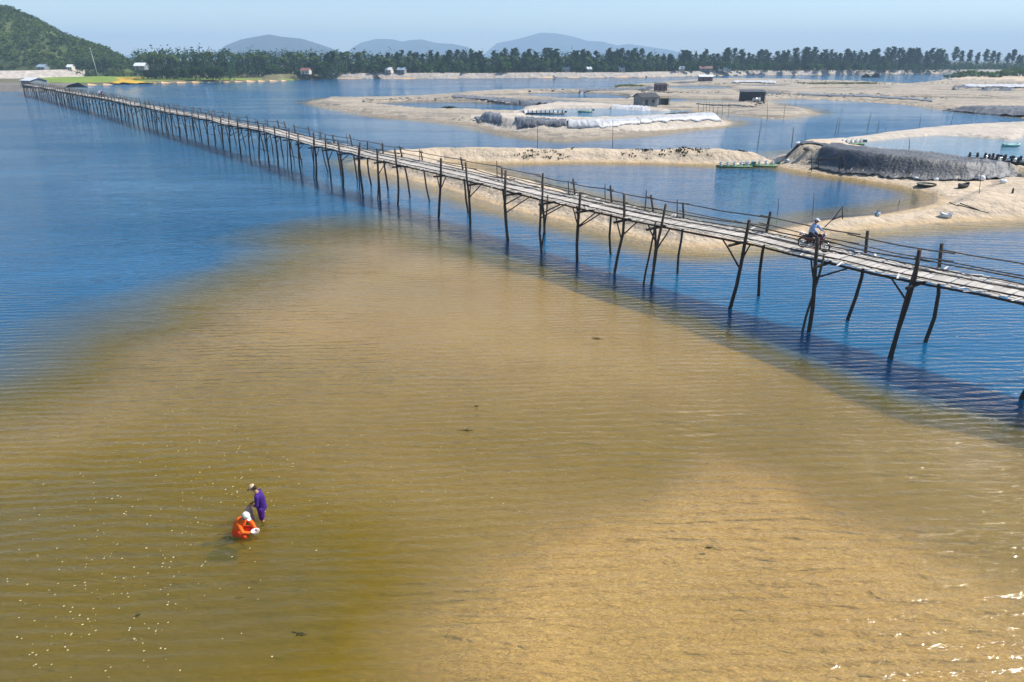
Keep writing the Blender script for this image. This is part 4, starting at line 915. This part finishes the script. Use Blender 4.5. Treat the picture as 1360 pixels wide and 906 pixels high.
# heaps
def heap(name, loc, r_, h_, mat, lab, cat, seed, n_=220, size=.3):
    random.seed(seed); mb = MB()
    rows = []
    for i in range(6):
        t = i / 5; rr = r_ * (1 - t ** 1.6) ; rows.append([(rr * math.cos(a * math.pi / 8) * random.uniform(.85, 1.1), rr * math.sin(a * math.pi / 8) * random.uniform(.5, .7), h_ * t * random.uniform(.85, 1.1) - .1) for a in range(16)])
    mb.quadgrid(rows, True, False)
    for _ in range(n_):
        a = random.uniform(0, 6.28); q_ = random.random() ** .6; x = r_ * q_ * math.cos(a); y = r_ * .62 * q_ * math.sin(a); z = h_ * (1 - q_ ** 1.8)
        leafquads(mb, (x, y, z), .15, 1, size)
    return tag(mb.obj(name, mat, loc=loc), lab, cat)
q = at(596, 147); heap('weed_heap', (q.x, q.y, .05), 4.2, 1.0, M['basket'], 'dark heap of nets in the left inner pond', 'heap', 1)
g = ground(1149, 106.8, 1); heap('dark_haystack', g, 5.5, 4.2, M['weed'], 'dark rounded clump of scrub at the back of the flat', 'clump', 2, 400, .8)
g = ground(1156, 106.8, 1); heap('dark_haystack', (g[0] + 4, g[1] + 1, g[2]), 5, 4.8, M['weed'], 'taller dark clump just right of the rounded clump', 'clump', 3, 400, .8)
g = ground(1003, 138, .8); t = empty('engine_pump', (g[0], g[1], g[2]), R(20), 'silver grey engine pump in front of the black shack', 'pump')
mb = MB(); mb.tube([(-.9, 0, .8), (.9, 0, .8)], .55, 12); mb.obj('tank', M['chrome'], t); mb = MB(); mb.box((0, 0, .18), (2.2, 1.1, .3)); mb.obj('base', M['darkwall'], t); mb = MB(); mb.box((1.3, 0, .9), (.6, .7, 1)); mb.obj('engine', M['whitefloat'], t)
# litter of dark rocks and sacks on the dikes
random.seed(71)
for k, (px, py, z, sx, lab) in enumerate([(1045, 218, .4, .75, 'grey blue sack at the foot of the black headed dike'), (1056, 217, .6, .9, 'pale crumpled sack right of the grey blue sack'), (1068, 218.5, .5, .8, 'dark rock on the shore at the dike foot, left of the rack'), (1054, 211, 1, .6, 'brown boulder under the black dike head'), (1216, 240, .7, .5, 'pale stone on the shore below the wrinkled sheet'), (1160, 232, .6, .45, 'white stone holding the toe of the smooth sheet'), (1243, 240, .6, .55, 'white sandbag at the toe of the wrinkled sheet'), (1303, 240, .9, .8, 'white bag by the tall thin pole'), (1332, 243, 1, .7, 'pale grey bag on the sand near the right edge'), (483 + 0, 135.5, .6, .8, 'dark stump on the tip of the sand island'), (1228, 172, 2.9, .9, 'dark rock pile end on the pale sand strip')]):
    g = ground(px, py, z); random.seed(80 + k); mb = MB(); rows = []
    for i in range(6):
        th = math.pi * i / 5; rows.append([(sx * .6 * math.sin(th) * math.cos(a * .7854) * random.uniform(.8, 1.15), sx * .45 * math.sin(th) * math.sin(a * .7854) * random.uniform(.8, 1.15), sx * .35 * (1 + math.cos(th)) * random.uniform(.9, 1.1)) for a in range(8)])
    mb.quadgrid(rows, True); tag(mb.obj('sack' if 'sack' in lab or 'bag' in lab else 'rock', M['whitecloth'] if ('white' in lab or 'pale' in lab) else (M['blueroof'] if 'blue' in lab else M['rock']), loc=(g[0], g[1], g[2] - .05)), lab, 'sack' if 'sack' in lab or 'bag' in lab else 'rock')

# ------------------------------------------------------------------ people
def remeshed(name, mb, mat, parent, voxel=.009, smooth=4):
    me = mb.mesh(name + '_src', mat); o = bpy.data.objects.new(name + '_src', me); COL.objects.link(o)
    r_ = o.modifiers.new('r', 'REMESH'); r_.mode = 'VOXEL'; r_.voxel_size = voxel; r_.use_smooth_shade = True
    s_ = o.modifiers.new('s', 'SMOOTH'); s_.iterations = smooth; s_.factor = .6
    dg = bpy.context.evaluated_depsgraph_get(); new = bpy.data.meshes.new_from_object(o.evaluated_get(dg)); new.name = name
    bpy.data.objects.remove(o); bpy.data.meshes.remove(me); new.materials.clear(); new.materials.append(mat)
    new.polygons.foreach_set('use_smooth', [True] * len(new.polygons)); return link(name, new, parent)
def limb(mb, pts, rs, n=10):
    """tapered, rounded limb"""
    pts = [Vector(p) for p in pts]
    mb.tube(pts, rs, n)
    for p, r_ in zip(pts, rs): mb.ell(p, r_ * 1.0, 8, 6)
def hand(mb, wrist, dirv, palm_n, curl=.5, s=1.0):
    w_ = Vector(wrist); d = Vector(dirv).normalized(); nn = Vector(palm_n); nn = (nn - d * nn.dot(d)).normalized(); side = d.cross(nn)
    rot = Matrix((side, nn, d)).transposed()
    mb.ell(w_ + d * .045 * s, (.042 * s, .017 * s, .055 * s), 10, 8, rot)
    for i, L in enumerate((.068, .078, .072, .056)):
        b = w_ + d * .085 * s + side * (-.030 + .020 * i) * s; p = [w_ + d * .05 * s + side * (-.024 + .016 * i) * s, b]; dd = d.copy()
        for k in range(3): dd = (dd + nn * curl * .75).normalized(); p.append(p[-1] + dd * L * s / 3 * 1.05)
        mb.tube(p, [.010 * s, .0095 * s, .009 * s, .0085 * s, .0075 * s], 6)
    p = [w_ + d * .015 * s - side * .02 * s, w_ + d * .045 * s - side * .055 * s + nn * .01 * s, w_ + d * .075 * s - side * .062 * s + nn * .03 * s, w_ + d * .095 * s - side * .05 * s + nn * .045 * s]
    mb.tube(p, [.013 * s, .012 * s, .011 * s, .009 * s], 6)
def head(mb, c, fwd, up, s=1.0):
    f = Vector(fwd).normalized(); u = Vector(up); u = (u - f * u.dot(f)).normalized(); l = u.cross(f); rot = Matrix((f, l, u)).transposed(); c = Vector(c)
    mb.ell(c + u * .02 * s, (.098 * s, .078 * s, .105 * s), 16, 12, rot); mb.ell(c + f * .025 * s - u * .055 * s, (.068 * s, .058 * s, .062 * s), 12, 10, rot)
    mb.ell(c + f * .10 * s - u * .015 * s, (.020 * s, .013 * s, .024 * s), 8, 6, rot)
    mb.ell(c + f * .088 * s - u * .055 * s, (.012 * s, .024 * s, .008 * s), 8, 6, rot)
    for sg in (-1, 1): mb.ell(c + l * sg * .078 * s - u * .01 * s - f * .005 * s, (.02 * s, .01 * s, .032 * s), 8, 6, rot); mb.ell(c + f * .085 * s + l * sg * .032 * s + u * .028 * s, (.012 * s, .022 * s, .008 * s), 8, 6, rot)
    return c, f, l, u, rot
def face_bits(t, c, f, l, u, rot, s=1.0):
    for sg in (-1, 1):
        mb = MB(); mb.ell(c + f * .089 * s + l * sg * .032 * s + u * .008 * s, (.009 * s, .013 * s, .009 * s), 8, 6, rot); mb.obj('eye', M['dark'], t)

def wader_standing():
    """facing local +x, feet at z=-0.38"""
    t = empty('person', (0, 0, 0), 0, 'person in a purple outfit and tan cap standing in the shallows looking down', 'person')
    zf = -.38; L = {'hip': .50, 'kn': .10}
    mb = MB(); hipz = .47
    for sg in (-1, 1):
        x0 = .06 if sg < 0 else -.10
        limb(mb, [(-.02, sg * .09, hipz), (x0 * .4 + .03, sg * .10, hipz - .40), (x0, sg * .11, zf + .09)], [.082, .055, .036]); limb(mb, [(x0, sg * .11, zf + .06), (x0 + .13, sg * .12, zf + .03)], [.042, .032])
    limb(mb, [(-.02, 0, hipz + .03), (-.035, 0, hipz + .22), (0.0, 0, hipz + .42), (.03, 0, hipz + .52)], [.13, .115, .125, .09])
    limb(mb, [(.03, 0, hipz + .53), (.085, 0, hipz + .62)], [.052, .05])
    A = {}
    for sg in (-1, 1):
        sh = Vector((.02, sg * .175, hipz + .49)); el = Vector((.03, sg * .22, hipz + .20)); wr = Vector((.25, sg * .08, hipz + .13))
        limb(mb, [sh, el, wr], [.05, .04, .027]); hand(mb, wr, (.9, -sg * .35, -.5), (0, -sg, -.3), .9)
        A[sg] = (sh, el, wr)
    hc = head(mb, (.145, 0, hipz + .715), (.75, 0, -.66), (.66, 0, .75))
    remeshed('body', mb, M['skin'], t)
    face_bits(t, *hc)
    mb = MB(); c, f, l, u, rot = hc; mb.ell(c - f * .022 + u * .02, (.095, .088, .10), 14, 10, rot); mb.ell(c - f * .06 - u * .05, (.05, .06, .06), 10, 8, rot); remeshed('hair', mb, M['hair'], t, .012)
    mb = MB(); mb.ell(c + u * .048, (.116, .100, .092), 16, 8, rot, cut=.52); mb.obj('cap', M['tan'], t)
    mb = MB(); mb.ell(c + u * .045 + f * .125, (.085, .078, .010), 14, 8, rot); mb.obj('visor', M['hair'], t)
    mb = MB(); limb(mb, [(-.025, 0, hipz + .0), (-.04, 0, hipz + .20), (-.005, 0, hipz + .40), (.02, 0, hipz + .50)], [.158, .140, .150, .10], 14)
    limb(mb, [(.02, -.12, hipz + .47), (.02, .12, hipz + .47)], [.085, .085]); mb.ell((-.03, 0, hipz - .03), (.155, .18, .10), 14, 8)
    for sg in (-1, 1): sh, el, wr = A[sg]; limb(mb, [sh, el, el.lerp(wr, .35)], [.068, .060, .05])
    remeshed('shirt', mb, M['purple'], t, .012)
    mb = MB()
    for sg in (-1, 1): x0 = .06 if sg < 0 else -.10; limb(mb, [(-.02, sg * .085, hipz - .02), (x0 * .35 + .02, sg * .10, hipz - .33)], [.112, .088], 12)
    remeshed('shorts', mb, M['purpled'], t, .012)
    return t
t = wader_standing(); q = at(349, 690); t.location = (q.x, q.y, 0); t.rotation_euler = (0, 0, R(185))
# grey net bag held by the standing wader (hangs from the hands into the water)
nx = Vector((q.x, q.y, 0)) + Matrix.Rotation(R(185), 3, 'Z') @ Vector((.36, 0, .50))
mb = MB(); rows = []; random.seed(3)
for i in range(10):
    tt = i / 9; rr = (.03, .07, .10, .12, .135, .145, .15, .15, .13, .09)[i]; rows.append([nx + Vector((rr * math.cos(a * .5236) * random.uniform(.85, 1.1) - .06 * tt, rr * .8 * math.sin(a * .5236) * random.uniform(.85, 1.1), .06 - .80 * tt)) - nx for a in range(12)])
mb.quadgrid(rows, True); no = mb.obj('net_bag', M['net'], loc=nx); tag(no, 'grey net bag hanging from the hands of the standing wader', 'net bag')

def wader_squat():
    t = empty('person', (0, 0, 0), 0, 'person in orange clothes and white cap squatting in the water over a bowl', 'person')
    zf = -.36; mb = MB(); hip = Vector((-.16, 0, .03))
    for sg in (-1, 1):
        kn = Vector((.26, sg * .20, .10)); an = Vector((.02, sg * .17, zf + .08)); limb(mb, [hip + Vector((0, sg * .1, 0)), kn, an], [.088, .058, .038]); limb(mb, [an, an + Vector((.16, sg * .02, -.05))], [.04, .03])
    limb(mb, [hip, (-.13, 0, .22), (-.01, 0, .42), (.07, 0, .52)], [.14, .125, .13, .09]); limb(mb, [(.09, 0, .53), (.16, 0, .60)], [.052, .05]); A = {}
    for sg in (-1, 1):
        sh = Vector((.07, sg * .175, .47)); el = Vector((.22, sg * .22, .24)); wr = Vector((.42, sg * .10, .20)); limb(mb, [sh, el, wr], [.05, .04, .027]); hand(mb, wr, (.85, -sg * .3, -.25), (0, -sg, 0), .8); A[sg] = (sh, el, wr)
    hc = head(mb, (.225, 0, .68), (.72, 0, -.69), (.69, 0, .72)); remeshed('body', mb, M['skin'], t); face_bits(t, *hc)
    c, f, l, u, rot = hc
    mb = MB(); mb.ell(c - f * .02 + u * .01, (.092, .085, .098), 12, 10, rot); mb.ell(c - f * .055 - u * .06, (.045, .06, .06), 10, 8, rot); remeshed('hair', mb, M['hair'], t, .012)
    mb = MB(); mb.ell(c + u * .040 - f * .01, (.125, .108, .105), 16, 8, rot, cut=.55); mb.obj('cap', M['whitecloth'], t)
    mb = MB(); mb.ell(c + u * .035 + f * .115, (.07, .07, .010), 14, 8, rot); mb.obj('visor', M['whitecloth'], t)
    mb = MB(); limb(mb, [hip + Vector((0, 0, .02)), (-.145, 0, .22), (-.02, 0, .41), (.06, 0, .50)], [.175, .165, .165, .11], 14); limb(mb, [(.06, -.12, .46), (.06, .12, .46)], [.09, .09])
    for sg in (-1, 1): sh, el, wr = A[sg]; limb(mb, [sh, el, el.lerp(wr, .8)], [.075, .064, .045])
    remeshed('shirt', mb, M['orange'], t, .012)
    mb = MB(); limb(mb, [hip + Vector((0, -.08, 0)), hip + Vector((0, .08, 0))], [.165, .165])
    for sg in (-1, 1): kn = Vector((.26, sg * .20, .10)); an = Vector((.02, sg * .17, zf + .12)); limb(mb, [hip + Vector((0, sg * .1, 0)), kn, an], [.125, .088, .06])
    remeshed('trousers', mb, M['orange2'], t, .012); return t
t = wader_squat(); q = at(323, 708); t.location = (q.x, q.y, 0); t.rotation_euler = (0, 0, R(-22))
bl = Vector((q.x, q.y, .0)) + Matrix.Rotation(R(-22), 3, 'Z') @ Vector((.50, 0, .12))
mb = MB(); rows = []
for rr, z in ((.0, 0), (.06, .0), (.10, .04), (.125, .11), (.13, .115), (.115, .11), (.09, .05), (.0, .03)): rows.append([(rr * math.cos(a * .3927), rr * math.sin(a * .3927), z) for a in range(16)])
mb.quadgrid(rows, True); tag(mb.obj('bowl', M['whitecloth'], loc=bl), 'white bowl held just above the water by the squatting wader', 'bowl')

# ------------------------------------------------------------------ motorbikes and riders
def motorbike(lab):
    t = empty('motorbike', (0, 0, 0), 0, lab, 'motorbike')
    for x, nm in ((-.62, 'rear'), (.62, 'front')):
        mb = MB(); mb.torus((x, 0, .29), .255, .038, n=28); w_ = mb.obj('wheel', M['rubber'], t)
        mb = MB(); mb.torus((x, 0, .29), .215, .014, n=24, m=6); mb.obj('rim', M['chrome'], w_)
        mb = MB(); mb.tube([(x, -.05, .29), (x, .05, .29)], .05, 10)
        for k in range(14): a = k * math.pi / 7; mb.tube([(x, 0, .29), (x + .215 * math.cos(a), 0, .29 + .215 * math.sin(a))], .004, 4, False)
        mb.obj('spokes', M['chrome'], w_)
    mb = MB()
    for sy in (-.09, .09): mb.tube([(.62, sy, .29), (.50, sy * .8, .66), (.44, sy * .6, .86)], [.022, .02, .02], 8)
    mb.obj('fork', M['chrome'], t)
    mb = MB(); mb.tube([(.44, 0, .82), (.28, 0, .50), (.05, 0, .36), (-.25, 0, .42), (-.62, 0, .66)], [.05, .05, .05, .05, .035], 8); 
    for sy in (-.08, .08): mb.tube([(-.05, sy, .30), (-.35, sy, .29), (-.62, sy, .29)], .02, 6)
    mb.obj('frame', M['dark'], t)
    mb = MB(); mb.tube([(.46, 0, .78), (.38, 0, .58), (.30, 0, .38)], [.10, .15, .09], 10, flat=1.3); mb.obj('leg_shield', M['bikered'], t)
    mb = MB(); mb.ell((-.30, 0, .55), (.36, .13, .12), 14, 8); mb.ell((-.55, 0, .62), (.22, .10, .08), 12, 8); mb.obj('side_panel', M['bikered'], t)
    mb = MB(); mb.ell((-.02, 0, .30), (.18, .12, .12), 12, 8); mb.box((.10, 0, .30), (.16, .14, .12)); mb.obj('engine', M['chrome'], t)
    mb = MB(); mb.tube([(.05, -.13, .22), (-.25, -.15, .22), (-.75, -.17, .33)], [.022, .03, .045], 8); mb.obj('exhaust', M['chrome'], t)
    mb = MB(); mb.tube([(.10, 0, .72), (-.2, 0, .735), (-.5, 0, .755), (-.68, 0, .78)], [.07, .11, .11, .06], 10, flat=.5) if False else mb.ell((-.28, 0, .72), (.42, .125, .055), 16, 8); mb.obj('seat', M['dark'], t)
    for x in (-.62, .62):
        mb = MB(); rows = []
        for k in range(9): a = R(20 + 17 * k) if x < 0 else R(25 + 15 * k); rows.append([(x + .315 * math.cos(a), sy, .29 + .315 * math.sin(a) - (0 if abs(sy) < .05 else .02)) for sy in (-.065, 0, .065)])
        mb.quadgrid(rows); mb.obj('mudguard', M['bikered'] if x > 0 else M['dark'], t)
    mb = MB(); mb.tube([(.30, -.34, .98), (.40, -.2, .98), (.43, 0, .93), (.40, .2, .98), (.30, .34, .98)], .014, 8); hb_ = mb.obj('handlebar', M['chrome'], t)
    for sy in (-1, 1): mb = MB(); mb.tube([(.28, sy * .36, .98), (.37, sy * .25, .98)], .02, 8); mb.obj('grip', M['rubber'], hb_)
    for sy in (-1, 1):
        mb = MB(); mb.tube([(.40, sy * .2, .98), (.40, sy * .28, 1.14)], .006, 5); mb.ell((.40, sy * .29, 1.16), (.012, .055, .035), 8, 6); mb.obj('mirror', M['dark'], hb_)
    mb = MB(); mb.ell((.50, 0, .90), (.09, .10, .09), 12, 8); hl = mb.obj('headlight', M['bikered'], t); mb = MB(); mb.ell((.56, 0, .90), (.04, .075, .07), 12, 8); mb.obj('lens', M['lens'], hl)
    mb = MB(); mb.box((-.82, 0, .70), (.06, .16, .08)); mb.obj('tail_light', M['bikered'], t)
    mb = MB(); mb.tube([(-.5, .12, .76), (-.85, .12, .80), (-.85, -.12, .80), (-.5, -.12, .76)], .012, 6); mb.obj('rack', M['chrome'], t)
    return t
def rider(lab, shirt, cap):
    t = empty('person', (0, 0, 0), 0, lab, 'person'); mb = MB(); hip = Vector((-.22, 0, .86)); A = {}; G = {}
    for sg in (-1, 1):
        kn = Vector((.20, sg * .22, .78)); an = Vector((.06, sg * .20, .38)); limb(mb, [hip + Vector((0, sg * .09, 0)), kn, an], [.085, .058, .038]); limb(mb, [an, an + Vector((.17, sg * .02, -.05))], [.042, .03]); G[sg] = (kn, an)
    limb(mb, [hip, (-.22, 0, 1.06), (-.14, 0, 1.27), (-.11, 0, 1.37)], [.13, .12, .13, .09]); limb(mb, [(-.11, 0, 1.38), (-.07, 0, 1.46)], [.052, .05])
    for sg in (-1, 1):
        sh = Vector((-.10, sg * .18, 1.33)); el = Vector((.08, sg * .28, 1.12)); wr = Vector((.26, sg * .31, 1.015)); limb(mb, [sh, el, wr], [.05, .04, .027]); hand(mb, wr, (.75, 0, -.35), (.2, 0, -1), 1.1); A[sg] = (sh, el, wr)
    hc = head(mb, (-.035, 0, 1.56), (.98, 0, -.12), (.12, 0, .98)); remeshed('body', mb, M['skin'], t); face_bits(t, *hc); c, f, l, u, rot = hc
    mb = MB(); mb.ell(c - f * .02 + u * .01, (.095, .085, .10), 12, 10, rot); mb.ell(c - f * .055 - u * .05, (.045, .06, .06), 10, 8, rot); remeshed('hair', mb, M['hair'], t, .012)
    mb = MB(); mb.ell(c + u * .05, (.115, .10, .085), 16, 8, rot, cut=.52); mb.obj('cap', cap, t); mb = MB(); mb.ell(c + u * .05 + f * .13, (.07, .07, .01), 12, 6, rot); mb.obj('visor', cap, t)
    mb = MB(); limb(mb, [hip + Vector((0, 0, .03)), (-.225, 0, 1.06), (-.15, 0, 1.26), (-.12, 0, 1.35)], [.155, .148, .15, .10], 14); limb(mb, [(-.12, -.13, 1.32), (-.12, .13, 1.32)], [.08, .08])
    for sg in (-1, 1): sh, el, wr = A[sg]; limb(mb, [sh, el, el.lerp(wr, .85)], [.068, .058, .04])
    remeshed('shirt', mb, shirt, t, .012); mb = MB()
    for sg in (-1, 1): kn, an = G[sg]; limb(mb, [hip + Vector((0, sg * .08, 0)), kn, an.lerp(kn, .12)], [.115, .08, .058])
    limb(mb, [hip + Vector((0, -.07, 0)), hip + Vector((0, .07, 0))], [.13, .13]); remeshed('trousers', mb, M['trouser'], t, .012)
    mb = MB()
    for sg in (-1, 1):
        an = G[sg][1]; mb = MB(); mb.ell(an + Vector((.08, 0, -.05)), (.13, .048, .04), 10, 6); mb.obj('shoe', M['dark'], t)
    return t
bk = motorbike('dark maroon motorbike ridden along the near part of the footbridge'); rd = rider('rider in pale blue long sleeved shirt and white cap on the near motorbike', M['shirtblue'], M['whitecloth'])
def on_deck(px, py, off):
    q = at(px, py, 4.05).xy; s = min(((br(k * .5, off).xy - q).length, k * .5) for k in range(int(TOT / .5)))[1]; c = br(s, off, .065); d = br(s - 1, off) - br(s + 1, off); return c, math.atan2(d.y, d.x), math.atan2(d.z, d.xy.length)
c, a, ti = on_deck(1086, 331, 1.0)
for o in (bk, rd): o.location = c; o.rotation_euler = (0, -ti, a)
for px, off, sh, cp, lab, lab2 in ((136, 1.0, M['whitecloth'], M['tan'], 'left one of the two tiny motorbikes far along the footbridge', 'tiny far rider in a white shirt on the footbridge'), (143, 1.5, M['purpled'], M['whitecloth'], 'right one of the two tiny motorbikes far along the footbridge', 'tiny far rider in dark clothes and white helmet on the footbridge')):
    b2 = copy_tree(bk); b2['label'] = lab; b2['group'] = 'far motorbikes'; r2 = copy_tree(rd); r2['label'] = lab2; r2['group'] = 'far riders'
    for ch in r2.children:
        if ch.name.startswith('shirt'): ch.data = ch.data.copy(); ch.data.materials[0] = sh
        if ch.name.startswith('cap'): ch.data = ch.data.copy(); ch.data.materials[0] = cp
    c, a, ti = on_deck(px, 129, off)
    for o in (b2, r2): o.location = c; o.rotation_euler = (0, -ti, a)

# ------------------------------------------------------------------ small things on the near water
random.seed(91); mb = MB()
for i in range(680):
    t = random.random(); u = random.gauss(0, 1)
    px = 60 + 290 * t + u * 85; py = 880 - 330 * t + random.gauss(0, 60)
    if i > 380: px = random.uniform(250, 820); py = random.uniform(450, 700)
    q = at(px, py); 
    if (q.xy - at(330, 700).xy).length < .5: continue
    a = random.uniform(0, 3.14) * .3; r_ = random.uniform(.005, .016) * (1 if i < 380 else .7); k = 6
    mb.poly([(q.x + r_ * (1.9 * math.cos(j * 6.283 / k) * math.cos(a) - math.sin(j * 6.283 / k) * math.sin(a)) * random.uniform(.6, 1.2), q.y + r_ * 1.5 * (math.sin(j * 6.283 / k) * math.cos(a) + math.cos(j * 6.283 / k) * math.sin(a)) * random.uniform(.6, 1.2), .006 + r_ * .25 * (j % 2)) for j in range(k)])
tag(mb.obj('foam_flecks', M['foam']), 'pale foam flecks drifting on the near water at left', kind='stuff')
for k, (px, py, sz, lab) in enumerate([(397, 843, .15, 'dark green waterweed clump near the bottom, left of centre'), (940, 728, .10, 'small dark waterweed sprig over the golden sand'), (619, 572, .20, 'flat dark weed patch in the middle of the water'), (632, 540, .09, 'tiny dark weed sprig above the flat weed patch'), (793, 450, .28, 'long flat weed patch halfway to the footbridge'), (182, 818, .07, 'tiny weed sprig among the foam at lower left')]):
    q = at(px, py); random.seed(k); mb = MB()
    for _ in range(16):
        a = random.uniform(0, 6.28); L = sz * random.uniform(.4, 1.2); b = Vector((random.gauss(0, sz * .25), random.gauss(0, sz * .2), 0)); e = b + Vector((math.cos(a) * L * 1.3, math.sin(a) * L * .6, random.uniform(0, .03)))
        mb.tube([b, b.lerp(e, .5) + Vector((0, 0, .02)), e], [.012, .01, .004], 4)
    tag(mb.obj('waterweed', M['weed'], loc=(q.x, q.y, 0)), lab, 'waterweed')
